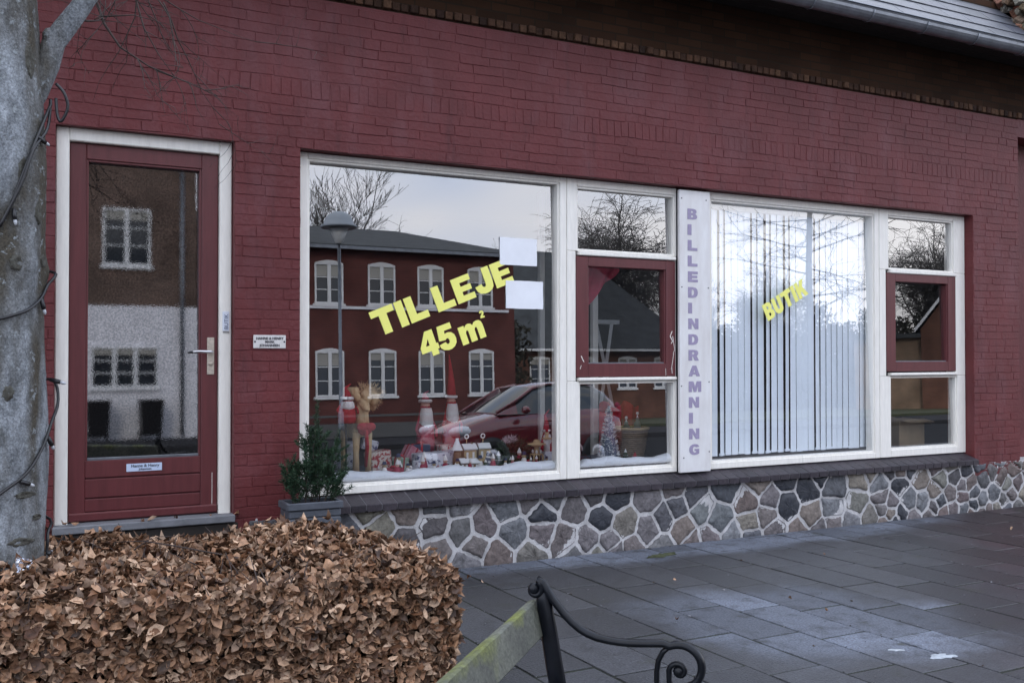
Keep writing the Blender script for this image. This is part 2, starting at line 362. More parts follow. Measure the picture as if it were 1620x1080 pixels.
l2 = N(t, 'ShaderNodeMath', operation='MULTIPLY_ADD'); l2.inputs[1].default_value = 1.6; t.links.new(nb3.outputs[0], l2.inputs[0]); t.links.new(l1.outputs[0], l2.inputs[2])
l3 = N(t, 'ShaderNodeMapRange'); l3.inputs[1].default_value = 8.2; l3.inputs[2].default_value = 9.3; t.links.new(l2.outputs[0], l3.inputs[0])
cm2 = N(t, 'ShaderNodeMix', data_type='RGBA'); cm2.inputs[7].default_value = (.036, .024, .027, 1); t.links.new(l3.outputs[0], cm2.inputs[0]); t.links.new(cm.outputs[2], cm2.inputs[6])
rg3 = N(t, 'ShaderNodeMapRange'); rg3.inputs[3].default_value = .42; rg3.inputs[4].default_value = .62; t.links.new(mxm.outputs[0], rg3.inputs[0]); t.links.new(rg3.outputs[0], b.inputs['Roughness'])
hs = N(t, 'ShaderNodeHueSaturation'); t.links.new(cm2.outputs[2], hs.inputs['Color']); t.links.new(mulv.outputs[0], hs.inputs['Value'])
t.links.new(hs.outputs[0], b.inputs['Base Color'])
weather(M['slab'], (.020, .020, .022), 7, (1, 1, 1), .50, .66, .75)
weather(M['slab'], (.012, .012, .012), 26, (1, 1, 1), .62, .68, .8)
weather(M['slab'], (.17, .18, .20), 120, (1, 1, 1), .64, .70, .6)
weather(M['slab'], (.030, .034, .016), 3.5, (1, 1, 1), .60, .72, .7)
M['redslab'] = mat('red_pavers', (.05, .036, .038), .5, var=.3, vscale=3, bump=.6, bscale=90, island=.3, bdist=.005)
sb = MB(); rb_ = MB(); rnd = random.Random(3)
X0 = 3.28 - .33*40
for i in range(100):
    x = X0 + i*.33; off = -.1625*i
    y = -7.4 - ((.48 + off) % .65)   # joints fall on the offsets measured along the wall
    # joint positions: y = -2.18 + .. for the column that starts at 3.28
    base = -2.18 - .1625*(i-40)
    k0 = math.floor((-7.4-base)/.65); yy = base + k0*.65
    if x > 16: break
    while yy < .02:
        y0, y1 = max(yy, -7.4), min(yy+.65, -.012)
        if y1-y0 > .04:
            red = x > 5.75 + (yy+3.3)*.95 + rnd.uniform(-.05, .05) and yy < -.55 and False
            h = rnd.uniform(-.0022, .0025)
            sb.bbox(x+.006, x+.324, y0+.0085, y1-.0085, -.011, h, .0022)
        yy += .65
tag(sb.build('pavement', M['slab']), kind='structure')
k = MB()
for i in range(34): k.bbox(-14+i*1.0+.005, -13+i*1.0-.005, -7.62, -7.5, -.3, .0, .012)
tag(k.build('kerb', M['step']), kind='structure')
# far pavement in front of the houses opposite
k = MB(); k.box(-40, 80, -21.5, -17.5, -.158, -.03); tag(k.build('far_pavement', mat('far_paving', (.035, .035, .038), .95, spec=.1, var=.3, vscale=2)), kind='structure')
M['grass'] = mat('winter_grass', (.035, .05, .02), .9, color2=(.07, .065, .03), vscale=4, bump=1, bscale=60)
k = MB(); k.box(-80, 160, -120, -24.6, -.157, -.05); tag(k.build('lawn', M['grass']), kind='structure')

# ------------------------------------------------------------------ the shop
shop = thing('shop_building', 'long dark red painted brick shop with cream framed windows, red door and fieldstone base', 'building')
ZT, ZO, ZD, ZB = 3.87, 2.867, 2.874, .45
XL, XR = -3.0, 9.17
wm = MB()
def wb(x0, x1, z0, z1, y0=0.0, y1=.30): wm.box(x0, x1, y0, y1, z0, z1)
wb(XL, .373, .30, ZO); wb(1.412, 1.838, .30, ZO); wb(8.484, XR, ZB, ZO); wb(XL, XR, ZO, ZT)
wb(1.838, 8.484, ZB, .53, .14)
wb(XR, 11.5, ZB, 3.89, .26, .4); wb(XR, 11.5, 3.70, 3.89, .0, .26)
openings = [(.373, 1.412, -1, ZD), (1.838, 8.484, -1, 2.864)]
rnd = random.Random(11)
def brick(x0, x1, z0, z1, p):
    j = .0022; c = .0035
    o = [(x0+rnd.uniform(-j, j)/2, z0+rnd.uniform(-j, j)), (x1+rnd.uniform(-j, j)/2, z0+rnd.uniform(-j, j)), (x1+rnd.uniform(-j, j)/2, z1+rnd.uniform(-j, j)), (x0+rnd.uniform(-j, j)/2, z1+rnd.uniform(-j, j))]
    cx, cz = (x0+x1)/2, (z0+z1)/2
    wv = lambda a, b2: b2 + .0038*math.sin(a*3.1+b2*17)+.0026*math.sin(a*8.3-b2*11)+.0018*math.sin(a*19+b2*31)
    o = [(a+.003*math.sin(b2*23+a*5), wv(a, b2)) for a, b2 in o]; cx += 0; cz = sum(b2 for a, b2 in o)/4
    vs = [(a, .001, b2) for a, b2 in o]
    vs += [(a+math.copysign(c, cx-a), -p-rnd.uniform(0, .0012), b2+math.copysign(c, cz-b2)) for a, b2 in o]
    wm.add(vs, [(4, 5, 6, 7), (0, 1, 5, 4), (1, 2, 6, 5), (2, 3, 7, 6), (3, 0, 4, 7)])
def row(z0, z1, xa, xb, pat, g=.0025):
    ints = [(xa, xb)]
    for (a, b2, c, d) in openings:
        if z0 < d-.02 and z1 > c:
            ints = [q for (s, e) in ints for q in ((s, min(e, a)), (max(s, b2), e)) if q[1]-q[0] > .02]
    cuts = [xa]; x = xa - rnd.uniform(0, .24); i = 0
    cuts = []
    while x < xb:
        cuts.append(x); x += pat(i); i += 1
    cuts.append(xb+.3)
    for s, e in ints:
        for i in range(len(cuts)-1):
            a, b2 = max(cuts[i], s), min(cuts[i+1], e)
            if b2-a < .03: continue
            q = rnd.random(); p = rnd.uniform(.001, .0048)
            gg = g*rnd.choice((.3, .6, 1, 1.5)) if q > .3 else .0002
            brick(a+gg, b2-gg, z0+rnd.choice((.0006, .0022, .003, .004)), z1-rnd.choice((.0002, .0012, .0016)), p)
H = .0667
zb = ZO
r_i = 0
while zb - H > ZB-.12:
    z0 = max(zb-H, .30)
    sh = [0, .12, .06, .18][r_i % 4]
    first = {'v': True}
    def pat(i, sh=sh):
        if i == 0: return .06+sh+rnd.uniform(-.01, .01)
        return .12 if rnd.random() < .22 else .24+rnd.uniform(-.006, .006)
    row(z0, zb, -1.2, XR, pat); zb -= H; r_i += 1
zb = ZO
for q in range(5):
    row(zb, zb+H, -1.2, XR, lambda i, q=q: (.06+.06*(q % 4)) if i == 0 else (.12 if rnd.random() < .22 else .24)); zb += H
# the band of upright bricks
row(zb, zb+.12, 1.15, XR-.05, lambda i: .0667, .0022)
row(zb, zb+.06, -1.2, 1.15, lambda i: .24); row(zb+.06, zb+.12, -1.2, 1.15, lambda i: .24)
zb += .12
while zb+H < ZT+.01:
    row(zb, min(zb+H, ZT-.002), -1.2, XR, lambda i: (.05+.19*rnd.random()) if i == 0 else (.12 if rnd.random() < .25 else .24)); zb += H
wm.build('brick_wall', M['redpaint'], shop)

# dark unpainted wall under the eaves with a projecting rowlock course
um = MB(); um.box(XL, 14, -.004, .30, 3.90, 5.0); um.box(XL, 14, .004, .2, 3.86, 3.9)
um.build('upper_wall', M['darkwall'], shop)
um = MB(); x = XL
while x < 12:
    p = rnd.uniform(.012, .034); um.bbox(x+.005, x+.061, -p, .05, ZT+.012, ZT+.066, .004); x += .0667
um.build('rowlock_course', M['darkbrick'], shop)
# soffit, roof, gutter
um = MB()
for i in range(4): um.bbox(XL, 14, -.50+.125*i+.003, -.50+.125*(i+1)-.003, 4.405, 4.43, .004)
M['soffit'] = mat('soffit_boards', (.018, .014, .012), .8, var=.3, vscale=7)
um.build('soffit', M['soffit'], shop)
rf = MB(); rnd2 = random.Random(5); s45 = math.sin(R(44)); c45 = math.cos(R(44))
for j in range(30):
    y0 = -.56 + j*.20*c45; z0 = 4.385 + j*.20*s45
    x = XL - (.15 if j % 2 else 0)
    while x < 8.9:
        x1 = min(x+.30, 8.9); hgt = .012 + rnd2.uniform(0, .003)
        a = Vector((0, c45, s45))*.23; nn = Vector((0, -s45, c45))
        p0 = Vector((x+.002, y0, z0)); p1 = Vector((x1-.002, y0, z0)); lo = nn*hgt
        vs = [p0, p1, p1+a, p0+a, p0+lo, p1+lo, p1+a+nn*.004, p0+a+nn*.004]
        rf.add(vs, [(0, 1, 5, 4), (4, 5, 6, 7), (1, 2, 6, 5), (0, 4, 7, 3)]); x += .30
rf.box(XL, 9.18, 3.9, 4.3, 4.4, 8.62); 
rf.build('roof', M['slate'], shop)
# solid body of the building behind and the back roof, so it throws its shade over the street
um = MB(); um.box(XL, 14, 7.7, 8, -.1, 4.8); um.box(XL, XL+.3, .3, 7.7, -.1, 4.8); um.box(13.7, 14, .3, 7.7, -.1, 4.8)
um.add([(XL, -.5, 4.395), (14, -.5, 4.395), (14, 3.98, 8.6), (XL, 3.98, 8.6), (14, 8.3, 4.4), (XL, 8.3, 4.4)], [(0, 1, 2, 3), (3, 2, 4, 5)])
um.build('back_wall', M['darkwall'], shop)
gt = MB()
pts = []; gy, gz, gr = -.585, 4.335, .068
n = 10; prof = [(gy+gr*math.cos(math.pi+math.pi*k/n), gz+gr*1.1*math.sin(math.pi+math.pi*k/n)) for k in range(n+1)]
prof = [(prof[0][0]+.006, prof[0][1]+.012), (prof[0][0]-.006, prof[0][1]+.012)] + prof + [(p[0]-(.003 if p[0] > gy else -.003), p[1]+.003) for p in prof[::-1]]
nv = len(prof)
gt.add([(XL, a, b2) for a, b2 in prof] + [(14, a, b2) for a, b2 in prof], [(i, (i+1) % nv, (i+1) % nv+nv, i+nv) for i in range(nv)], smooth=False)
gut = gt.build('gutter', M['zinc'], shop)
for i in range(26):
    x = -2.6 + i*.645
    bt = MB(); bt.tube([(x, gy+(gr+.004)*math.cos(a), gz+(gr+.004)*1.1*math.sin(a)) for a in [math.pi+math.pi*k/8 for k in range(9)]] , .006, 6, flat=1, up=(1, 0, 0))
    bt.build('gutter_bracket', M['zinc'], gut)
ed = MB(); ed.bbox(XL, 9.18, -.60, -.52, 4.384, 4.392, .002); ed.build('drip_edge', M['zinc'], shop)
# parapet with mossy tiles at the right end of the roof
M['parapet'] = ramp_island('mossy_rubble', [(.20, .075, .05), (.10, .085, .06), (.32, .30, .26), (.06, .055, .03), (.26, .12, .08)], .9, .9, 60, speckle=30)
pm = MB(); rnd3 = random.Random(9)
for j in range(760):
    s = rnd3.uniform(-.1, 5.5); wdt = rnd3.uniform(0, .55); lift = rnd3.uniform(.0, .24)
    c = Vector((8.86+wdt, -.5+s*c45, 4.42+s*s45)) + Vector((0, -s45, c45))*lift
    u9 = rnd3.uniform(.035, .08); k9 = len(pm.v); pm.bbox(c.x-u9, c.x+u9, c.y-u9*.8, c.y+u9*.8, c.z-u9*.45, c.z+u9*.45, .008)
    from mathutils import Euler
    e9 = Euler((R(44)+rnd3.uniform(-.5, .5), rnd3.uniform(-.5, .5), rnd3.uniform(-.6, .6))).to_matrix(); pm.v[k9:] = [tuple(e9 @ (Vector(v)-c) + c) for v in pm.v[k9:]]
pm.build('parapet', M['parapet'], shop)

# fieldstone plinth: irregular stones in pale mortar
def voronoi(x0, x1, z0, z1, seeds):
    cells = []
    for i, (sx, sz) in enumerate(seeds):
        poly = [(x0, z0), (x1, z0), (x1, z1), (x0, z1)]
        poly = [(max(x0, sx-.5), z0), (min(x1, sx+.5), z0), (min(x1, sx+.5), z1), (max(x0, sx-.5), z1)]
        for k, (tx, tz) in enumerate(seeds):
            if k == i or abs(tx-sx) > .9: continue
            mx_, mz_ = (sx+tx)/2, (sz+tz)/2; nx, nz_ = tx-sx, (tz-sz)
            q = []
            for a in range(len(poly)):
                p, r = poly[a], poly[(a+1) % len(poly)]
                dp = (p[0]-mx_)*nx+(p[1]-mz_)*nz_; dr = (r[0]-mx_)*nx+(r[1]-mz_)*nz_
                if dp <= 0: q.append(p)
                if (dp < 0 < dr) or (dr < 0 < dp):
                    tt = dp/(dp-dr); q.append((p[0]+(r[0]-p[0])*tt, p[1]+(r[1]-p[1])*tt))
            poly = q
            if len(poly) < 3: break
        if len(poly) >= 3: cells.append((i, poly))
    return cells
rs = random.Random(23); seeds = []
x = 1.6
black = [(3.665, .335), (4.31, .41), (6.07, .23), (7.45, .30), (8.35, .40)]
rad = {}
for tries in range(16000):
    p = (rs.uniform(1.5, 11.4), rs.uniform(-.03, .48))
    r_ = rs.choice((.30, .27, .25, .22, .19, .15) if tries < 6000 else (.19, .15, .115)) * (1.0 if p[0] < 7.2 else .74) * (.85 if p[1] < .08 else 1)
    if all(((p[0]-q[0])*rs.uniform(.72, .9))**2 + ((p[1]-q[1])*1.15)**2 > ((r_+rad.get(q, .19))/2)**2 for q in seeds+black): seeds.append(p); rad[p] = r_
nb = len(seeds); seeds = seeds + black
st = MB(); bst = MB()
for i, poly in voronoi(1.5, 11.5, -.06, .462, seeds):
    area = abs(sum(poly[a][0]*poly[(a+1) % len(poly)][1]-poly[(a+1) % len(poly)][0]*poly[a][1] for a in range(len(poly))))/2
    if area < .0016: continue
    cx = sum(p[0] for p in poly)/len(poly); cz = sum(p[1] for p in poly)/len(poly)
    gap = rs.uniform(.006, .013)
    pp = []
    for a in range(len(poly)):
        u0, u1 = poly[a], poly[(a+1) % len(poly)]; Ls = math.hypot(u1[0]-u0[0], u1[1]-u0[1]); m_ = max(1, int(Ls/.035))
        for k_ in range(m_): f_ = k_/m_; w9 = rs.uniform(-.0065, .0065) if k_ else 0; pp.append((u0[0]+(u1[0]-u0[0])*f_+w9, u0[1]+(u1[1]-u0[1])*f_+w9*rs.choice((-1, 1))))
    poly = pp; q = []
    for p in poly:
        dx, dz = p[0]-cx, p[1]-cz; L = math.hypot(dx, dz)+1e-6; kk = max(.3, (L-gap*1.45)/L); q.append((cx+dx*kk, cz+dz*kk))
    q = chaikin(chaikin(q)) if rs.random() < .5 else chaikin(q); q = [(a+rs.uniform(-.0022, .0022), max(b2, -.05)+rs.uniform(-.0022, .0022)) for a, b2 in q]
    tgt = st; m_i = 1 if i >= nb or rs.random() < .06 else 0
    n = len(q); dome = rs.uniform(.006, .02); tx, tz = rs.uniform(-.14, .14), rs.uniform(-.14, .14)
    rings = [(1.0, 0.004), (.97, -.006), (.88, -.006-dome*.55), (.62, -.006-dome*.9), (.3, -.006-dome)]
    vs = []; yf = .0 if cx < 9.17 else .0
    for k_, (s_, y_) in enumerate(rings):
        for a, b2 in q:
            X_ = cx+(a-cx)*s_; Z_ = cz+(b2-cz)*s_
            vs.append((X_, yf+y_+(tx*(X_-cx)+tz*(Z_-cz))*(k_ > 1)+rs.uniform(-.003, .003)*(k_ > 1), Z_))
    vs.append((cx, yf-.006-dome*1.02, cz)); fs = []
    for r_ in range(4):
        for a in range(n): fs.append((r_*n+a, r_*n+(a+1) % n, (r_+1)*n+(a+1) % n, (r_+1)*n+a))
    for a in range(n): fs.append((4*n+a, 4*n+(a+1) % n, 5*n))
    tgt.add(vs, fs, m_i, smooth=True)
mo = MB(); nx_, nz_ = 500, 24; vs = []; fs = []
for i in range(nx_+1):
    for j in range(nz_+1):
        vs.append((1.5+9.9*i/nx_, -.002+rs.uniform(-.0035, .0035), -.06+.52*j/nz_))
for i in range(nx_):
    for j in range(nz_):
        a = i*(nz_+1)+j; fs.append((a, a+1, a+nz_+2, a+nz_+1))
mo.add(vs, fs, smooth=True); mo.box(1.45, 11.5, .01, .30, -.1, .449)
pl = mo.build('stone_plinth', M['mortar'], shop)
tag(st.build('fieldstone', [M['stone'], M['blackstone']], pl), 'grey, brown and reddish split fieldstones set in pale mortar')
# clinker sill
sm_ = MB(); x = 2.06; 
while x < 8.47:
    x1 = min(x+.108, 8.47)
    y0, z0s, z1s = -.062+rs.uniform(-.0015, .0015), .485, .548
    e3 = .0035; vs = [(x+e3, y0, z0s-.028), (x1-e3, y0, z0s-.028), (x1-e3, y0, z0s+.014), (x+e3, y0, z0s+.014), (x+e3, y0+.005, z0s+.019), (x1-e3, y0+.005, z0s+.019),
          (x+e3, .125, .562), (x1-e3, .125, .562), (x+e3, .125, .52), (x1-e3, .125, .52)]
    sm_.add(vs, [(0, 1, 2, 3), (3, 2, 5, 4), (4, 5, 7, 6), (0, 3, 4, 6, 8), (1, 9, 7, 5, 2), (0, 8, 9, 1), (6, 7, 9, 8)]); x += .111
si = sm_.build('window_sill', M['sill'], shop)
sm_ = MB(); sm_.add([(2.06, -.055, .462), (8.46, -.055, .462), (8.46, -.058, .500), (2.06, -.058, .500), (8.46, .12, .559), (2.06, .12, .559), (8.46, .12, .515), (2.06, .12, .515)],
  [(0, 1, 2, 3), (3, 2, 4, 5), (0, 7, 6, 1), (0, 3, 5, 7), (1, 6, 4, 2)]); sm_.build('sill_joints', M['silljoint'], si)

# ------------------------------------------------------------------ window frames
def rail(mb, x0, x1, z0, z1, y0=.09, y1=.20, b=.004): mb.bbox(x0, x1, y0, y1, z0, z1, b)
TILT = math.tan(R(1.2))
GLASS_C = {}
def pane(parent, x0, x1, z0, z1, m, y=.135, tilt=TILT, name='pane'):
    zc = (z0+z1)/2; q = MB()
    f = lambda z: y + (z-zc)*tilt
    q.add([(x0, f(z0), z0), (x1, f(z0), z0), (x1, f(z1), z1), (x0, f(z1), z1)], [(0, 1, 2, 3)])
    return q.build(name, m, parent)
def frame(x0, x1, z0, z1, gx0, gx1, gz0, gz1, mb, bead=.016):
    """four rails from the outer rectangle to the glass, with an inner bead set back"""
    rail(mb, x0, gx0-bead, z0, z1); rail(mb, gx1+bead, x1, z0, z1)
    rail(mb, gx0-bead, gx1+bead, z0, gz0-bead, .0915); rail(mb, gx0-bead, gx1+bead, gz1+bead, z1, .0915)
    rail(mb, gx0-bead, gx0, gz0-bead, gz1+bead, .104, .19, .002); rail(mb, gx1, gx1+bead, gz0-bead, gz1+bead, .104, .19, .002)
    rail(mb, gx0, gx1, gz0-bead, gz0, .1035, .19, .002); rail(mb, gx0, gx1, gz1, gz1+bead, .1035, .19, .002)
# window 1
q = MB(); frame(1.855, 3.936, .563, 2.862, 1.932, 3.861, .632, 2.806, q); W1 = q.build('window', M['white'], shop)
tag(W1, 'wide cream framed shop window with yellow lettering on the glass'); pane(W1, 1.93, 3.863, .630, 2.808, M['glass'])
# window 2
def column(x0, x1, gx0, gx1, cas, cgl, zu, zl, lab):
    q = MB(); frame(x0, x1, zu[0]-.02, 2.862, gx0, gx1, zu[0], 2.79, q)
    frame(x0, x1, .563, zl[1]+.02, zl[2], zl[3], zl[0], zl[1], q)
    rail(q, x0, cas[0]-.002, zl[1]+.021, zu[0]-.021); rail(q, cas[1]+.002, x1, zl[1]+.021, zu[0]-.021)
    # thin sloping drip rails above and below the casement
    q.bbox(gx0-.01, cas[1]+.002, .070, .12, zu[0]-.052, zu[0]-.024, .006); q.bbox(gx0-.01, cas[1]+.002, .066, .12, zl[1]+.024, zl[1]+.05, .006)
    W = q.build('window', M['white'], shop); tag(W, lab)
    pane(W, gx0, gx1, zu[0], 2.79, M['glass']); pane(W, zl[2], zl[3], zl[0], zl[1], M['glass'])
    q = MB(); a, b2, c, d = cas; e, f, g_, h = cgl
    q.bbox(a, e, .082, .17, c, d, .005); q.bbox(f, b2, .082, .17, c, d, .005); q.bbox(e, f, .0835, .17, c, g_, .004); q.bbox(e, f, .0835, .17, h, d, .004)
    q.bbox(e, e+.01, .094, .16, g_, h, .002); q.bbox(f-.01, f, .094, .16, g_, h, .002)
    C = q.build('casement', M['redwood'], W); C['label'] = 'red painted casement in the middle of the window'
    pane(W, e+.009, f-.009, g_-.001, h+.001, M['glassdim'], .13, TILT, 'casement_pane')
    q = MB()
    q.bbox(e+.01, f-.01, .100, .135, g_, g_+.010, .002); q.build('glazing_strip', M['zinc'], W)
    return W
W2 = column(3.94, 4.966, 4.045, 4.955, (4.02, 4.962, 1.338, 2.268), (4.127, 4.868, 1.44, 2.193), (2.326,), (.622, 1.284, 4.064, 4.956), 'narrow cream framed window with a red casement beside the lettered board')
q = MB(); frame(5.287, 7.30, .563, 2.862, 5.352, 7.228, .632, 2.787, q); W3 = q.build('window', M['white'], shop)
tag(W3, 'wide cream framed shop window with vertical blinds'); pane(W3, 5.35, 7.23, .630, 2.789, M['glassblind'])
W4 = column(7.305, 8.48, 7.44, 8.308, (7.39, 8.338, 1.356, 2.272), (7.508, 8.228, 1.446, 2.193), (2.322,), (.646, 1.294, 7.462, 8.350), 'narrow cream framed window with a red casement at the right end')
# peeling paint scratches on the red casement
pz = bpy.data.objects; rr = random.Random(4)
cs2 = [o for o in col.objects if o.name == 'casement'][0]
flakes = MB()
def scratch(pts, wdt=.003):
    for (a, b2), (c, d) in zip(pts, pts[1:]):
        flakes.add([(a-wdt, .0805, b2), (a+wdt, .0805, b2+.001), (c+wdt*.7, .0805, d), (c-wdt*.7, .0805, d-.001)], [(0, 1, 2, 3)])
scratch([(4.925, 1.70), (4.905, 1.66), (4.93, 1.62), (4.915, 1.60)], .005); scratch([(4.93, 1.66), (4.942, 1.60), (4.95, 1.55), (4.935, 1.52)]); scratch([(4.94, 1.52), (4.93, 1.46), (4.92, 1.41), (4.925, 1.36)])
scratch([(4.905, 1.395), (4.92, 1.40), (4.94, 1.405)], .004); scratch([(4.06, 1.50), (4.075, 1.47), (4.085, 1.455)], .004); scratch([(4.05, 1.40), (4.06, 1.43)], .003); scratch([(4.86, 1.40), (4.862, 1.345)], .002)
import bmesh
bm_ = bmesh.new(); bm_.from_mesh(cs2.data); cs2.data.materials.append(M['white'])
for f in flakes.f: fc = bm_.faces.new([bm_.verts.new(flakes.v[i]) for i in f]); fc.material_index = 1
bm_.to_mesh(cs2.data); bm_.free()

# ------------------------------------------------------------------ door
dm = MB()
dm.bbox(.378, .452, .055, .20, .47, 2.868, .006); dm.bbox(1.332, 1.408, .055, .20, .47, 2.868, .006); dm.bbox(.452, 1.332, .0565, .20, 2.788, 2.868, .006)
DF = dm.build('door_frame', M['white'], shop)
dm = MB()
dm.bbox(.455, .549, .088, .16, .508, 2.784, .005); dm.bbox(1.226, 1.329, .088, .16, .508, 2.784, .005)
dm.bbox(.549, 1.226, .0895, .16, 2.690, 2.784, .004); dm.bbox(.549, 1.226, .0895, .16, .764, .868, .004)
dm.bbox(.549, 1.226, .0905, .16, .644, .756, .004); dm.bbox(.549, 1.226, .0915, .16, .560, .636, .004)
dm.box(.54, 1.23, .104, .15, .52, .80); dm.bbox(.455, 1.329, .074, .16, .506, .558, .008)
door = dm.build('door', M['redwood'], shop)
dm = MB(); dm.bbox(.549, .562, .097, .15, .868, 2.690, .002); dm.bbox(1.213, 1.226, .097, .15, .868, 2.690, .002); dm.bbox(.562, 1.213, .097, .15, 2.677, 2.690, .002)
dm.build('glazing_bead', M['redwood'], door)
dm = MB(); dm.bbox(.562, 1.213, .092, .15, .868, .884, .002); dm.build('glazing_strip', M['zinc'], door)
pane(door, .562, 1.213, .884, 2.677, M['doorglass'], .125, math.tan(R(.9)), 'door_glass')
hp = MB(); hp.bbox(1.262, 1.306, .080, .09, 1.382, 1.618, .003); hp.lathe([(0, 0), (.014, 0), (.014, .006), (0, .006)], (0, 0, 0), 12)
hp.v[-48:] = [(1.284+a, .080-c, 1.452+b2) for a, b2, c in hp.v[-48:]]
H_ = hp.build('lock_plate', M['plate'], door)
hp = MB(); hp.tube([(1.286, .088, 1.527), (1.286, .040, 1.527), (1.275, .032, 1.527), (1.20, .030, 1.529), (1.166, .034, 1.526)], [.010, .009, .010, .009, .008], 10)
hp.build('door_handle', M['steel'], door)
ln = MB(); ln.box(1.2955, 1.298, .0868, .0885, .56, .76); ln.build('peeled_paint', M['white'], door)
sp_ = MB(); sp_.bbox(.365, 1.418, -.035, .30, .452, .500, .006); DS = sp_.build('door_step', M['step'], shop)
sp_ = MB(); sp_.bbox(.34, 1.44, -.012, .0, .30, .448, .006); sp_.build('riser', M['soffit'], DS)

# room behind the windows
rm = MB()
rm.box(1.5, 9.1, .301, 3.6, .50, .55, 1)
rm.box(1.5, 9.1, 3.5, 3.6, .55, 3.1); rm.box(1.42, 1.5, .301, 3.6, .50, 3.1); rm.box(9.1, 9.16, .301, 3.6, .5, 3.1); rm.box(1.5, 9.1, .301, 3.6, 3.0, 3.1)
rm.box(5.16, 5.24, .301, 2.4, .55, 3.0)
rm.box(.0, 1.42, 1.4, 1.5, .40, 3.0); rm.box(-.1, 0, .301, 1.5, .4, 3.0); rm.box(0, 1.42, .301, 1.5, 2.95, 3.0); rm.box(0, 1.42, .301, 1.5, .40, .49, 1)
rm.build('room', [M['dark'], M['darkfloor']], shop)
# window shelf
rm = MB(); rm.box(1.86, 5.15, .20, 1.05, .552, .625); rm.box(5.26, 8.47, .20, .75, .552, .61)
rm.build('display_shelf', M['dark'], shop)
for x in (4.52,):
    q = MB(); q.bbox(x-.025, x+.025, 1.48, 1.53, .55, 3.0, .004); q.build('interior_post', M['white'], shop)
q = MB(); q.bbox(4.745, 4.80, .98, 1.03, .55, 2.1, .004); q.build('interior_post', M['white'], shop)
#PART3
# ------------------------------------------------------------------ foreground: hedge, tree, planter, bench
def leaf_cloud(name, samples, mats, parent, size=(.034, .066)):
    """beech leaves: eight vertices, folded along the rib and curled"""
    V = []; F = []; rr = random.Random(31)
    for (p, nrm) in samples:
        L = rr.uniform(*size)*rr.choice((.75, 1, 1, 1.15)); W = L*rr.uniform(.42, .72); curl = rr.uniform(-2.4, 3.0); fold = rr.uniform(.15, 1.15); tw = rr.uniform(-.5, .5)
        nrm = (nrm + Vector((rr.gauss(0, .62), rr.gauss(0, .62), rr.gauss(0, .55)))).normalized()
        t = Vector((rr.gauss(0, 1), rr.gauss(0, 1), rr.gauss(0, .6))); t = (t - nrm*t.dot(nrm)).normalized(); b_ = nrm.cross(t)
        def P(u, v, h):
            h2 = h + curl*L*(u-.5)**2*1.1 + tw*v*(u-.5)*L; return tuple(p + t*((u-.5)*L) + b_*(v*W) + nrm*h2)
        fh = fold*W*.5; o = len(V)
        V += [P(0, 0, 0), P(.28, .40, fh*.8), P(.28, 0, 0), P(.28, -.40, fh*.8), P(.66, .43, fh), P(.66, 0, 0), P(.66, -.43, fh*.9), P(1, 0, 0)]
        F += [(o, o+2, o+1), (o, o+3, o+2), (o+2, o+5, o+4, o+1), (o+3, o+6, o+5, o+2), (o+5, o+7, o+4), (o+6, o+7, o+5)]
    q = MB(); q.v = V; q.f = F; q.mi = [0]*len(F); q.sm = [True]*len(F)
    me = bpy.data.meshes.new(name); me.from_pydata(V, [], F); me.materials.append(mats); me.polygons.foreach_set('use_smooth', q.sm); me.update()
    o = bpy.data.objects.new(name, me); col.objects.link(o)
    if parent is not None: o.parent = parent
    return o
M['leaf'] = ramp_island('dry_beech_leaf', [(.15, .068, .032), (.40, .235, .14), (.04, .019, .012), (.58, .40, .27), (.08, .036, .02), (.30, .165, .09), (.03, .016, .011), (.48, .31, .20), (.19, .09, .045), (.05, .024, .014)], .55, .3, 60, spec=.35, speckle=45)
M['twig'] = mat('twig_bark', (.05, .035, .03), .8, var=.3, vscale=20)
hedge = thing('beech_hedge', 'clipped low beech hedge full of dry brown leaves in front of the door', 'hedge', (0, 0, 0))
HX0, HX1, HY0, HY1, HZ = -2.2, 1.80, -2.50, -1.46, .61
rr = random.Random(17); S = []
def hy1(x): return HY1 + .52*max(0, min(1, (1.55-x)/1.0))
def bump_h(x, y): return .035*math.sin(x*5.1+y*3)+.03*math.sin(x*2.3-y*6.1+1)+.02*math.sin(x*11+y*9)
for i in range(23500):     # top
    x = rr.uniform(HX0, HX1+.02); y = rr.uniform(HY0-.02, hy1(x)+.03)
    if (x-.02)**2+(y+1.70)**2 < .235**2: continue
    ed_ = min(HX1-x, y-HY0, hy1(x)-y); rnd_ = -.10*max(0, 1-ed_/.14)**2
    z = HZ + bump_h(x, y) + rnd_ - abs(rr.gauss(0, .055)) - .09*max(0, math.sin(x*9.1+math.sin(y*7)*2)*math.sin(y*12+x*3)-.62) + (.03 if rr.random() < .06 else 0)
    nx = .7*max(0, 1-(HX1-x)/.14); ny = -.7*max(0, 1-(y-HY0)/.14)
    S.append((Vector((x, y, z)), Vector((nx, ny, 1)).normalized()))
for i in range(11500):     # front
    x = rr.uniform(HX0, HX1); z = rr.uniform(.02, HZ-.02)
    S.append((Vector((x, HY0+.03*math.sin(x*7+z*9)+abs(rr.gauss(0, .028)), z)), Vector((0, -1, .45)).normalized()))
for i in range(5600):     # right end
    y = rr.uniform(HY0, HY1); z = rr.uniform(.02, HZ-.02)
    S.append((Vector((HX1+.03*math.sin(y*8+z*7)-abs(rr.gauss(0, .03)), y, z)), Vector((1, -.1, .35)).normalized()))
leaf_cloud('leaves', S, M['leaf'], hedge)
tw = MB()
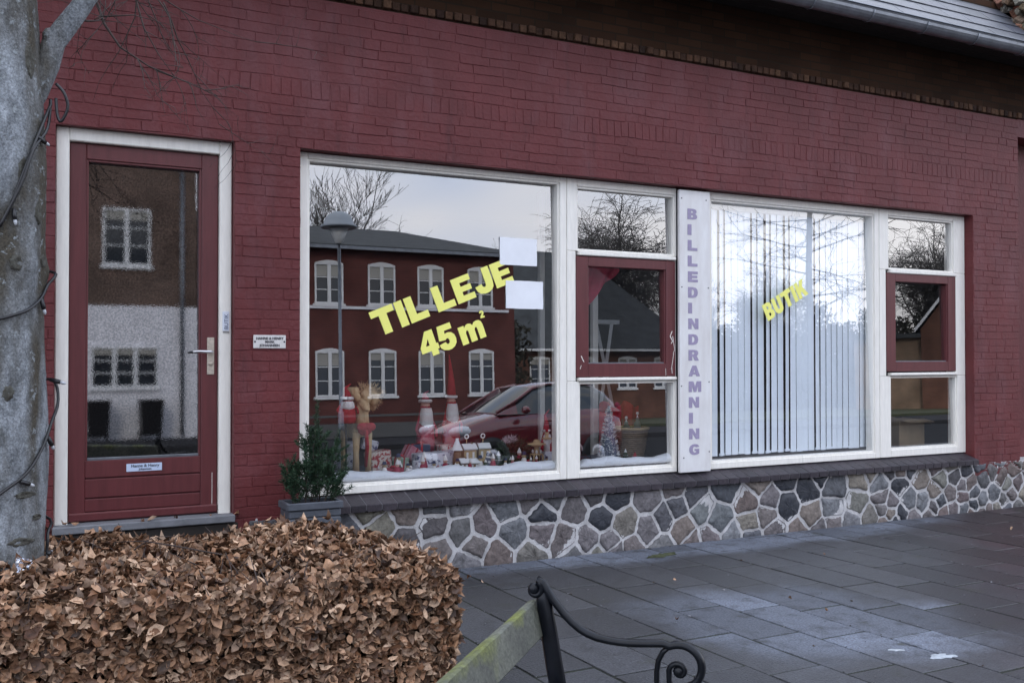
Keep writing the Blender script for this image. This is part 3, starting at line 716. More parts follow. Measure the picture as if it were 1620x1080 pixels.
for i in range(1100):
    x = rr.uniform(HX0, HX1-.04); y = rr.uniform(HY0+.05, hy1(x)-.04); z = rr.uniform(.15, HZ-.05)
    d = Vector((rr.gauss(0, .6), rr.gauss(0, .6), rr.uniform(.3, 1))).normalized()*rr.uniform(.1, .28)
    p = Vector((x, y, z)); e = p+d; e.z = min(e.z, HZ+.03); tw.tube([p, (p+e)/2+Vector((rr.gauss(0, .008), rr.gauss(0, .008), 0)), e], [.004, .003, .0015], 5)
tw.tube([(.55, -1.42, .63), (.66, -1.60, .655), (.78, -1.75, .645), (.94, -1.93, .625)], [.002, .003, .004, .003], 5)
tw.tube([(.66, -1.60, .655), (.73, -1.60, .67), (.80, -1.57, .66)], .0015, 4)
tw.build('twigs', M['twig'], hedge)
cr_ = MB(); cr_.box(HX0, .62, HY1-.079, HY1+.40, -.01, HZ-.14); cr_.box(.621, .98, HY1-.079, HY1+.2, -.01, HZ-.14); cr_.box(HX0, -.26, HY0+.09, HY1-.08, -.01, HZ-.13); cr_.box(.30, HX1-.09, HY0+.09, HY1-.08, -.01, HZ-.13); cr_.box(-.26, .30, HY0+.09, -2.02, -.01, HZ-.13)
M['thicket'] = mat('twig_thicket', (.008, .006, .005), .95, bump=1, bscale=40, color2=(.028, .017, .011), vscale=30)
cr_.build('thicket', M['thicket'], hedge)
# soil strip under the hedge and loose leaves between hedge and wall
M['soil'] = mat('soil', (.028, .022, .018), .95, bump=1, bscale=50)
q = MB(); q.box(-3, 1.86, -2.66, -.03, -.009, .012); tag(q.build('soil_bed', M['soil']), kind='structure')
S = [(Vector((rr.uniform(-.8, 1.9), rr.uniform(-1.4, -.1), .03)), Vector((0, 0, 1))) for i in range(500)]
S += [(Vector((rr.uniform(.30, 1.45), rr.uniform(-.03, -.01), .508)), Vector((0, 0, 1))) for i in range(9)]
tag(leaf_cloud('fallen_leaves', S, M['leaf'], None), 'loose brown leaves lying between the hedge and the door step', 'leaves', kind='stuff')

# tree trunk with string lights
M['bark'] = mat('beech_bark', (.08, .088, .095), .8, color2=(.30, .325, .35), vscale=13, bump=1.0, bscale=75, stretch=(1.4, 1.4, .8), bdist=.006)
t = M['bark'].node_tree; b = t.nodes['Principled BSDF']; src = b.inputs['Base Color'].links[0].from_socket
co = N(t, 'ShaderNodeTexCoord'); mp = N(t, 'ShaderNodeMapping'); mp.inputs['Scale'].default_value = (1.3, 1.3, .35); n1 = N(t, 'ShaderNodeTexNoise'); n1.inputs['Scale'].default_value = 3.2; n1.inputs['Detail'].default_value = 6
t.links.new(co.outputs['Object'], mp.inputs[0]); t.links.new(mp.outputs[0], n1.inputs[0])
r1 = N(t, 'ShaderNodeValToRGB'); r1.color_ramp.elements[0].position = .42; r1.color_ramp.elements[1].position = .58; t.links.new(n1.outputs[0], r1.inputs[0])
m1 = N(t, 'ShaderNodeMix', data_type='RGBA'); m1.inputs[7].default_value = (.05, .042, .028, 1); t.links.new(r1.outputs[0], m1.inputs[0]); t.links.new(src, m1.inputs[6])
n2 = N(t, 'ShaderNodeTexNoise'); n2.inputs['Scale'].default_value = 22; n2.inputs['Detail'].default_value = 8; n2.inputs['Roughness'].default_value = .75; t.links.new(co.outputs['Object'], n2.inputs[0])
r2 = N(t, 'ShaderNodeValToRGB'); r2.color_ramp.elements[0].position = .57; r2.color_ramp.elements[1].position = .62; t.links.new(n2.outputs[0], r2.inputs[0])
m2 = N(t, 'ShaderNodeMix', data_type='RGBA'); m2.inputs[7].default_value = (.21, .23, .24, 1); t.links.new(r2.outputs[0], m2.inputs[0]); t.links.new(m1.outputs[2], m2.inputs[6]); n5 = N(t, 'ShaderNodeTexNoise'); n5.inputs['Scale'].default_value = 110; n5.inputs['Detail'].default_value = 6; n5.inputs['Roughness'].default_value = .8; t.links.new(co.outputs['Object'], n5.inputs[0])
r5 = N(t, 'ShaderNodeMapRange'); r5.inputs[1].default_value = .35; r5.inputs[2].default_value = .65; r5.inputs[3].default_value = .45; r5.inputs[4].default_value = 1.5; t.links.new(n5.outputs[0], r5.inputs[0])
h5 = N(t, 'ShaderNodeHueSaturation'); t.links.new(r5.outputs[0], h5.inputs['Value']); t.links.new(m2.outputs[2], h5.inputs['Color']); t.links.new(h5.outputs[0], b.inputs['Base Color'])
tree = thing('beech_tree', 'grey barked tree trunk with a thin side branch beside the red door', 'tree', (0, 0, 0))
TC = (.02, -1.70)
def trunk_r(z, a):
    r = .222 + .035*math.exp(-((z-.1)/.25)**2) - .012*max(0, z-1) + .012*math.exp(-((z-2.45)/.25)**2)
    r += .006*math.sin(3*a+z*1.3) + .005*math.sin(7*z+a*2) + .004*math.sin(5*a-z*4)
    for (bz, ba, bw, bh) in ((1.88, -.9, .07, .022), (1.86, .1, .06, .02), (2.42, -1.35, .05, .012), (1.05, -.7, .05, .008)):
        r += bh*math.exp(-((z-bz)/bw)**2-((((a-ba+math.pi) % (2*math.pi))-math.pi)/.3)**2)
    return r
q = MB(); na, nz_ = 56, 190; vs = []; fs = []
rrr = random.Random(2)
for j in range(nz_+1):
    z = -.02 + 4.8*j/nz_
    lean = -.03*max(0, z-2.3)
    for k_ in range(na):
        a = 2*math.pi*k_/na; r = trunk_r(z, a) + rrr.uniform(-.0012, .0012)
        vs.append((TC[0]+lean+r*math.cos(a), TC[1]+r*math.sin(a), z))
for j in range(nz_):
    for k_ in range(na): fs.append((j*na+k_, j*na+(k_+1) % na, (j+1)*na+(k_+1) % na, (j+1)*na+k_))
q.add(vs, fs, smooth=True)
q.build('trunk', M['bark'], tree)
q = MB(); q.tube([(.10, -1.70, 2.50), (.185, -1.705, 2.64), (.24, -1.71, 2.76), (.262, -1.715, 2.85), (.30, -1.73, 2.91), (.36, -1.75, 3.0), (.41, -1.77, 3.09), (.50, -1.80, 3.3), (.62, -1.84, 3.7), (.70, -1.84, 4.4)],
               [.075, .062, .050, .047, .046, .042, .040, .037, .034, .03], 14)
q.ball((.245, -1.73, 2.87), .03, 8, sc=(1, 1, 1.3))
q.build('branch', M['bark'], tree)
def twigs_from(mb, start, d, L, r, depth, rg):
    p = Vector(start); d = Vector(d).normalized(); pts = [p.copy()]; n = 7
    for i in range(n):
        d = (d + Vector((rg.gauss(0, .16), rg.gauss(0, .10), rg.gauss(0, .14)-.02))).normalized(); p = p + d*(L/n); pts.append(p.copy())
        if depth > 0 and rg.random() < .42 and i > 0:
            twigs_from(mb, p, d + Vector((rg.gauss(0, .6), rg.gauss(0, .4), rg.gauss(0, .6))), L*rg.uniform(.3, .6), r*.6, depth-1, rg)
    mb.tube(pts, [max(.0007, r*(1-.8*i/n)) for i in range(n+1)], 5)
q = MB(); rg = random.Random(8)
def path_twig(pts, r, dep=1):
    q.tube(pts, [r*(1-.75*i/(len(pts)-1)) for i in range(len(pts))], 6)
    for i in range(1, len(pts)):
        a, b_ = Vector(pts[i-1]), Vector(pts[i])
        for k_ in range(2):
            if rg.random() < .75: twigs_from(q, a.lerp(b_, rg.random()), (b_-a).normalized()+Vector((rg.gauss(0, .5), rg.gauss(0, .3), rg.gauss(-.1, .5))), rg.uniform(.12, .3), r*.4, dep, rg)
path_twig([(.44, -1.40, 3.26), (.457, -1.39, 3.18), (.497, -1.386, 3.066), (.564, -1.42, 2.956), (.683, -1.482, 2.867), (.829, -1.558, 2.798), (.974, -1.634, 2.726)], .008)
path_twig([(.61, -1.45, 3.26), (.628, -1.458, 3.18), (.663, -1.474, 3.046), (.722, -1.504, 2.926), (.789, -1.537, 2.822)], .006)
path_twig([(.33, -1.72, 2.965), (.40, -1.70, 2.97), (.44, -1.66, 2.99), (.47, -1.64, 3.02)], .006)
path_twig([(.47, -1.64, 3.02), (.60, -1.60, 3.06), (.78, -1.56, 3.05)], .004)
for i in range(8): twigs_from(q, (.45+.04*i, -1.6, 3.35-.03*i), (rg.uniform(-.1, .9), .2, -rg.uniform(.2, .9)), rg.uniform(.35, .75), .004, 2, rg)
q.build('twigs', M['twig'], tree)
M['scar'] = mat('bark_scar', (.035, .03, .022), .95, bump=1, bscale=60, color2=(.10, .10, .085), vscale=40)
for a, z, wd, hg in ((-38, 2.72, .022, .07), (-55, 2.27, .020, .045), (-22, 1.90, .030, .026), (-62, 1.88, .024, .03), (-48, .93, .050, .014), (-55, .74, .055, .016), (-35, 2.1, .016, .05), (-70, 1.35, .02, .03), (-30, .83, .028, .012)):
    a = R(a); q = MB(); c = Vector((TC[0]-.03*max(0, z-2.3)+trunk_r(z, a)*math.cos(a), TC[1]+trunk_r(z, a)*math.sin(a), z)); tn = Vector((-math.sin(a), math.cos(a), 0)); nr = Vector((math.cos(a), math.sin(a), 0))
    n = 20; vs = []; g9 = random.Random(int(z*100))
    for k_ in range(3):
        for i in range(n):
            t_ = 2*math.pi*i/n; rr9 = (1.15, .85, .45)[k_]*(1+g9.uniform(-.22, .22)); vs.append(c+tn*wd*rr9*math.cos(t_)+Vector((0, 0, hg*rr9*math.sin(t_)))+nr*(-.004, .006, .002)[k_])
    vs.append(c-nr*.001); q.add(vs, [(k_*n+i, k_*n+(i+1) % n, (k_+1)*n+(i+1) % n, (k_+1)*n+i) for k_ in range(2) for i in range(n)]+[(2*n+i, 2*n+(i+1) % n, 3*n) for i in range(n)], smooth=True); q.build('knot', M['scar'], tree)
# string lights
lights = thing('string_lights', 'black cable of unlit string lights wound round the grey trunk', 'string lights', (0, 0, 0))
def on_trunk(a, z, off=.012): r = trunk_r(z, a)+off; return Vector((TC[0]-.03*max(0, z-2.3)+r*math.cos(a), TC[1]+r*math.sin(a), z))
q = MB(); runs = []
runs.append([on_trunk(R(-8), 2.58, .03), on_trunk(R(-28), 2.48), on_trunk(R(-44), 2.38), on_trunk(R(-58), 2.24), on_trunk(R(-72), 2.08), on_trunk(R(-86), 2.0), on_trunk(R(-100), 1.93), on_trunk(R(-150), 1.85), on_trunk(R(150), 1.85), on_trunk(R(60), 1.87), on_trunk(R(0), 1.86, .02), on_trunk(R(-12), 1.80),
             on_trunk(R(-30), 1.74), on_trunk(R(-50), 1.69), on_trunk(R(-70), 1.66), on_trunk(R(-100), 1.62), on_trunk(R(-160), 1.5), on_trunk(R(120), 1.42), on_trunk(R(40), 1.40, .02), on_trunk(R(2), 1.39, .03), on_trunk(R(-6), 1.30, .04), on_trunk(R(-14), 1.22, .02), on_trunk(R(-28), 1.12), on_trunk(R(-48), 1.03),
             on_trunk(R(-70), .97), on_trunk(R(-100), .90), on_trunk(R(-170), .85), on_trunk(R(100), .84), on_trunk(R(20), .80, .02), on_trunk(R(-6), .74, .01), on_trunk(R(-10), .66, .01), on_trunk(R(-22), .60)])
runs.append([on_trunk(R(-4), 2.60, .03), on_trunk(R(-24), 2.46, .02), on_trunk(R(-47), 2.35, .016), on_trunk(R(-60), 2.2, .02), on_trunk(R(-80), 2.02, .016)])
runs.append([Vector((.27, -1.77, 2.66)), Vector((.30, -1.79, 2.62)), Vector((.315, -1.79, 2.56)), Vector((.29, -1.78, 2.50)), Vector((.275, -1.77, 2.53)), Vector((.27, -1.76, 2.6))])
def smooth_path(p, n=5):
    o = []
    for i in range(len(p)-1):
        p0, p1, p2, p3 = p[max(i-1, 0)], p[i], p[i+1], p[min(i+2, len(p)-1)]
        for k_ in range(n):
            t_ = k_/n; o.append(.5*((2*p1)+(-p0+p2)*t_+(2*p0-5*p1+4*p2-p3)*t_**2+(-p0+3*p1-3*p2+p3)*t_**3))
    o.append(p[-1]); return o
for r_ in runs: q.tube(smooth_path(r_), .0065, 7)
M['rubber'] = mat('black_rubber', (.008, .008, .010), .4)
q.build('cable', M['rubber'], lights)
M['bulb'] = mat('clear_bulb', (.45, .47, .50), .2, spec=.6)
rg = random.Random(6)
for a, z, da, dz in [(-40, 2.41, .5, -.02), (-66, 2.10, .1, -.09), (-30, 1.74, .12, -.05), (-6, 1.40, .12, .01), (-20, 1.16, .2, -.04), (-58, .99, .5, -.02), (-12, .66, .4, .0)]:
    p = on_trunk(R(a), z, .014); p2 = on_trunk(R(a+da*25), z+dz, .022); d = (p2-p)
    if d.length < .03: d = Vector((.05, -.02, dz*.5-.02))
    d.normalize(); q = MB(); q.tube([p, p+d*.03, p+d*.045], [.008, .010, .009], 8); s_ = q.build('socket', M['rubber'], lights)
    q = MB(); q.tube([p+d*.045, p+d*.055, p+d*.064, p+d*.07], [.006, .0075, .006, .001], 8); q.build('bulb', M['bulb'], s_)
# foil scrap on the hedge
M['foil'] = mat('crumpled_foil', (.75, .78, .85), .22, .9, bump=.5, bscale=50)
q = MB(); rg = random.Random(3); n = 8; vs = []; fs = []
for i in range(n+1):
    for j in range(n+1):
        vs.append((.0+(i/n-.5)*.085+rg.uniform(-.003, .003), (j/n-.5)*.07, rg.uniform(-.009, .009)+.015*math.sin(i*1.3)*math.cos(j*1.1)))
for i in range(n):
    for j in range(n): fs.append((i*(n+1)+j, i*(n+1)+j+1, (i+1)*(n+1)+j+1, (i+1)*(n+1)+j))
q.add(vs, fs); q.xf(Matrix.Rotation(R(62), 4, 'X')); q.xf(Matrix.Rotation(R(20), 4, 'Y'))
tag(q.build('foil_scrap', M['foil'], None, (.155, -2.05, .668)), 'crumpled silver foil scrap on the hedge at the foot of the trunk', 'litter')

# planter with conifer sprigs
pt = thing('planter', 'dark grey slatted planter box below the left end of the shop window', 'planter', (1.825, -.30, .402))
M['planter'] = mat('grey_planter', (.07, .078, .095), .55, var=.2, vscale=10, bump=.2, bscale=40)
q = MB(); wx, wy, hz = .165, .10, .195
q.box(-wx+.01, wx-.01, -wy+.01, wy-.01, 0, .15)
for zz in (0, .050, .100): q.bbox(-wx, wx, -wy, wy, zz+.003, zz+.046, .005)
for (a, b_, c, d) in ((-wx-.012, wx+.012, -wy-.012, -wy+.012), (-wx-.012, wx+.012, wy-.012, wy+.012), (-wx-.012, -wx+.012, -wy+.012, wy-.012), (wx-.012, wx+.012, -wy+.012, wy-.012)): q.bbox(a, b_, c, d, .150, .195, .005)
q.build('box', M['planter'], pt)
q = MB(); q.box(-wx+.013, wx-.013, -wy+.013, wy-.013, .152, .17); q.build('soil', M['soil'], pt)
M['needle'] = ramp_island('conifer_needles', [(.012, .035, .02), (.025, .06, .03), (.04, .075, .035), (.018, .045, .03)], .6, 0, 30, spec=.3)
sp = thing('conifer_sprigs', 'green conifer sprigs standing in the grey planter box', 'plant', (1.83, -.30, .56))
V = MB(); stem = MB(); rg = random.Random(12)
def needle(mb, p, d, L, w_=.0016):
    d = d.normalized(); s_ = d.cross(Vector((rg.gauss(0, 1), rg.gauss(0, 1), rg.gauss(0, 1)))).normalized()*w_
    mb.add([p-s_, p+s_, p+d*L*.6+s_*.9, p+d*L, p+d*L*.6-s_*.9], [(0, 1, 2, 3, 4)])
def sprig(base, tip, r, dens, sub):
    dens = int(dens*1.3)
    base, tip = Vector(base), Vector(tip); n = 9; pts = [base.lerp(tip, i/n)+Vector((rg.gauss(0, .006), rg.gauss(0, .006), 0)) for i in range(n+1)]
    stem.tube(pts, [r*(1-.7*i/n) for i in range(n+1)], 5); ax = (tip-base).normalized()
    for k_ in range(dens):
        t_ = rg.uniform(.08, 1.0)**.8; i = min(int(t_*n), n-1); p = pts[i].lerp(pts[i+1], t_*n-i)
        d = (ax*rg.uniform(.35, 1.0)+Vector((rg.gauss(0, 1), rg.gauss(0, 1), rg.gauss(0, .6))).normalized()*.8); needle(V, p, d, rg.uniform(.016, .034))
    if sub:
        for k_ in range(10):
            t_ = rg.uniform(.15, .85); i = int(t_*n); p = pts[i]; d = (ax*.9+Vector((rg.gauss(0, 1), rg.gauss(0, .7), rg.gauss(.1, .5))).normalized()*.8).normalized()
            sprig(p, p+d*rg.uniform(.07, .17)*(1.1-t_*.5), r*.5, 75, False)
for (dx, dy, hh, bx) in [(.03, 0, .66, .0), (.05, .02, .56, .02), (.03, 0, .62, .0), (-.02, .02, .50, -.03), (.17, -.02, .47, .08), (.10, .03, .40, .06), (-.10, .02, .33, -.06), (-.18, 0, .25, -.10), (.22, -.02, .30, .11), (-.05, -.05, .36, -.04), (.12, -.06, .33, .07), (.02, -.06, .28, .02), (-.14, -.05, .20, -.10), (.18, -.05, .2, .12), (.06, .0, .47, .04)]:
    sprig((bx, dy*.5, 0), (dx, dy, hh), .004, 170, True)
V.build('needles', M['needle'], sp); stem.build('stems', M['twig'], sp)

# bench: cast iron end frames, weathered slats
O = Vector((1.522, -3.706, 0)); ba = Vector((.713, -.70, 0)).normalized(); aa = Vector((-.70, -.713, 0)).normalized()
bench = thing('park_bench', 'park bench with scrolled black iron arm and mossy grey slats in the near foreground', 'bench', (0, 0, 0))
def bp_(s, z, a=0.0): return O + ba*s + aa*a + Vector((0, 0, z))
def spiral(cx, cz, r0, r1, a0, a1, n):
    return [(cx+(r0+(r1-r0)*i/n)*math.cos(a0+(a1-a0)*i/n), cz+(r0+(r1-r0)*i/n)*math.sin(a0+(a1-a0)*i/n)) for i in range(n+1)]
def end_frame(a0):
    q = MB()
    arm2 = spiral(.0, .777, .010, .032, R(-200), R(70), 16) + [(.030, .797), (.046, .771), (.060, .748), (.081, .724), (.100, .702), (.122, .681), (.145, .664), (.170, .651), (.20, .641), (.235, .636), (.27, .633), (.306, .633), (.34, .635), (.375, .638), (.402, .640)]
    arm2 += spiral(.452, .573, .068, .060, R(118), R(-62), 16)
    arm2 = [bp_(s, z, a0) for s, z in arm2]
    q.tube(arm2, [.008+.0045*min(1, i/14) for i in range(len(arm2))], 8, flat=1.5, up=aa)
    q.tube([bp_(s, z, a0) for s, z in [(.420, .634), (.400, .615), (.386, .588), (.381, .555), (.381, .50), (.384, .44), (.40, .42)]], .0085, 8, flat=1.7, up=aa)
    q.tube([bp_(s, z, a0) for s, z in [(.505, .51), (.485, .492), (.455, .487), (.430, .503), (.418, .530)] + spiral(.447, .560, .031, .006, R(200), R(-160), 16)], .0085, 8, flat=1.6, up=aa)
    q.ball(bp_(.447, .560, a0), .011, 8); q.ball(bp_(0, .777, a0), .020, 10); q.ball(bp_(.447, .560, a0), .018, 10)
    # upright, seat rail and legs
    q.tube([bp_(s, z, a0) for s, z in [(.022, .79), (.030, .745), (.045, .66), (.065, .54), (.085, .43)]], [.014, .024, .027, .028, .028], 8, flat=.6, up=aa)
    q.tube([bp_(s, z, a0) for s, z in [(.075, .43), (.25, .405), (.48, .415)]], .017, 8, flat=.9, up=aa)
    q.tube([bp_(s, z, a0) for s, z in [(.085, .43), (.06, .3), (.0, .12), (-.045, .0)]], [.02, .018, .016, .016], 8, flat=.8, up=aa)
    q.tube([bp_(s, z, a0) for s, z in [(.45, .42), (.47, .3), (.50, .12), (.53, .0)]], [.02, .018, .016, .016], 8, flat=.8, up=aa)
    return q
end_frame(0).build('end_frame', M['black'], bench); end_frame(1.62).build('end_frame', M['black'], bench)
def slat(s0, z0, s1, z1, th, nm):
    """board spanning the two frames, section from (s0,z0) to (s1,z1)"""
    d = Vector((s1-s0, z1-z0)); d.normalize(); nn = Vector((-d.y, d.x))*th; q = MB()
    sec = [(s0, z0), (s1, z1), (s1+nn.x, z1+nn.y), (s0+nn.x, z0+nn.y)]; sec = chaikin(sec, 1)
    sec2 = []
    for i in range(4):   # keep corners only slightly rounded
        a_, b_ = (sec := sec)[2*i], sec[2*i+1]
    c4 = [(s0, z0), (s1, z1), (s1+nn.x, z1+nn.y), (s0+nn.x, z0+nn.y)]; sec = []
    for i in range(4):
        p, pr, nx = Vector(c4[i]), Vector(c4[i-1]), Vector(c4[(i+1) % 4]); sec += [p+(pr-p).normalized()*.006, p+(nx-p).normalized()*.006]
    m_ = len(sec); NS = 20; vs = []
    for k_ in range(NS+1):
        aa_ = -.012 + 1.65*k_/NS
        for p in sec: vs.append(bp_(p.x+random.uniform(-.0008, .0008), p.y+random.uniform(-.0008, .0008), aa_))
    fs = [tuple(range(m_)), tuple(range(NS*m_, NS*m_+m_))]
    for k_ in range(NS):
        for i in range(m_): fs.append((k_*m_+i, k_*m_+(i+1) % m_, (k_+1)*m_+(i+1) % m_, (k_+1)*m_+i))
    return q.add(vs, fs).build(nm, M['wood'], bench)
t = M['wood'].node_tree; b = t.nodes['Principled BSDF']; src = b.inputs['Base Color'].links[0].from_socket
co = N(t, 'ShaderNodeTexCoord'); n1 = N(t, 'ShaderNodeTexNoise'); n1.inputs['Scale'].default_value = 7; n1.inputs['Detail'].default_value = 5; t.links.new(co.outputs['Object'], n1.inputs[0])
sx_ = N(t, 'ShaderNodeSeparateXYZ'); t.links.new(co.outputs['Object'], sx_.inputs[0])
hz_ = N(t, 'ShaderNodeMapRange'); hz_.inputs[1].default_value = .690; hz_.inputs[2].default_value = .742; hz_.inputs[3].default_value = 0; hz_.inputs[4].default_value = .24; t.links.new(sx_.outputs[2], hz_.inputs[0])
ad_ = N(t, 'ShaderNodeMath', operation='ADD'); t.links.new(n1.outputs[0], ad_.inputs[0]); t.links.new(hz_.outputs[0], ad_.inputs[1])
r1 = N(t, 'ShaderNodeValToRGB'); r1.color_ramp.elements[0].position = .60; r1.color_ramp.elements[1].position = .84; t.links.new(ad_.outputs[0], r1.inputs[0])
m1 = N(t, 'ShaderNodeMix', data_type='RGBA'); m1.inputs[7].default_value = (.12, .135, .03, 1); t.links.new(r1.outputs[0], m1.inputs[0]); t.links.new(src, m1.inputs[6]); t.links.new(m1.outputs[2], b.inputs['Base Color'])
mp9 = N(t, 'ShaderNodeMapping'); mp9.inputs['Rotation'].default_value = (0, 0, R(-45.5)); mp9.inputs['Scale'].default_value = (1.2, 16, 16); n9 = N(t, 'ShaderNodeTexNoise'); n9.inputs['Scale'].default_value = 6; n9.inputs['Detail'].default_value = 9; n9.inputs['Roughness'].default_value = .7
t.links.new(co.outputs['Object'], mp9.inputs[0]); t.links.new(mp9.outputs[0], n9.inputs[0]); mr9 = N(t, 'ShaderNodeMapRange'); mr9.inputs[1].default_value = .32; mr9.inputs[2].default_value = .68; mr9.inputs[3].default_value = .45; mr9.inputs[4].default_value = 1.45; t.links.new(n9.outputs[0], mr9.inputs[0])
h9 = N(t, 'ShaderNodeHueSaturation'); t.links.new(mr9.outputs[0], h9.inputs['Value']); t.links.new(m1.outputs[2], h9.inputs['Color']); t.links.new(h9.outputs[0], b.inputs['Base Color'])
slat(.032, .632, .004, .742, .030, 'back_slat'); slat(.078, .40, .055, .485, .030, 'back_slat')
for i in range(4): slat(.12+.095*i, .432-.004*i, .205+.095*i, .430-.004*i, .028, 'seat_slat')

# bits on the pavement
M['splat'] = mat('pale_smear', (.36, .39, .42), .8, var=.2, vscale=60)
def blob(name, cx, cy, rx, ry, ang, label, cat, m, z=.0055, seed=1, h=.002):
    g = random.Random(seed); n = 26; pts = []
    for i in range(n):
        a = 2*math.pi*i/n; r = 1+g.uniform(-.4, .4); x, y = rx*r*math.cos(a), ry*r*math.sin(a)
        pts.append((cx+x*math.cos(ang)-y*math.sin(ang), cy+x*math.sin(ang)+y*math.cos(ang)))
    q = MB(); q.add([(x, y, z-.004) for x, y in pts]+[(cx+(x-cx)*.85, cy+(y-cy)*.85, z+g.uniform(0, h)) for x, y in pts]+[(cx, cy, z+h)],
        [(i, (i+1) % n, n+(i+1) % n, n+i) for i in range(n)]+[(n+i, n+(i+1) % n, 2*n) for i in range(n)], smooth=True)
    return tag(q.build(name, m), label, cat)
blob('pale_stain', 4.24, -3.02, .062, .036, R(-20), 'large ragged white splat on the dark wet slabs at lower right', 'stain', M['splat'], seed=2)
blob('pale_stain', 4.12, -2.84, .040, .009, R(-35), 'small thin white smear beside the larger splat', 'stain', M['splat'], seed=5)
M['moss'] = mat('moss', (.035, .045, .02), .95, bump=1, bscale=80, color2=(.07, .075, .035), vscale=30)
blob('moss_patch', 4.51, -.33, .13, .035, R(10), 'flat green moss patch on the slabs near the stone base', 'moss', M['moss'], seed=8, h=.012)
M['pebble'] = ramp_island('grit', [(.05, .05, .05), (.14, .14, .15), (.3, .3, .32), (.02, .02, .02), (.07, .04, .02)], .8)
q = MB(); rg = random.Random(77)
for i in range(900):
    x = rg.uniform(1.9, 11); y = rg.uniform(-4.2, -.03)
    if i % 2: x = 3.28-.33*6+.33*round((x-3.28+.33*6)/.33)+rg.uniform(-.012, .012)
    q.ball((x, y, .003), rg.uniform(.0015, .006)*(1 if rg.random() < .9 else 1.8), 6, sc=(1, rg.uniform(.6, 1.3), .5), jit=.2)
S_ = q.build('grit', M['pebble']); tag(S_, 'grit and crumbs scattered over the pavement slabs', 'grit', kind='stuff')
S = [(Vector((rg.uniform(2.0, 10), rg.uniform(-4, -.06), .012)), Vector((0, 0, 1))) for i in range(16)]
tag(leaf_cloud('fallen_leaves', S, M['leaf'], None, (.02, .05)), 'a few stray brown leaves on the grey pavement slabs', 'leaves', kind='stuff')
#PART4
# ------------------------------------------------------------------ signs and lettering
sgn = thing('sign_board', 'tall narrow white board reading BILLEDINDRAMNING in faded lilac letters', 'sign', (5.128, .04, .558))
q = MB(); q.bbox(-.157, .157, .0, .03, .0, 2.290, .004); q.build('board', M['signwhite'], sgn)
for x, z in ((-.135, 2.22), (.115, 2.22), (-.135, 1.50), (.135, 1.50), (-.14, .70), (.14, .73), (-.12, .12), (.14, .16)):
    q = MB(); q.ball((x, -.001, z), .006, 8, sc=(1, .5, 1)); q.build('screw', M['ink'], sgn)
def on_glass(x, z, zc, y=.135, off=-.003): return (x, y+off+(z-zc)*TILT, z)
gz = (.630+2.808)/2
up3 = lambda ang: (-math.sin(ang), TILT*math.cos(ang), math.cos(ang))
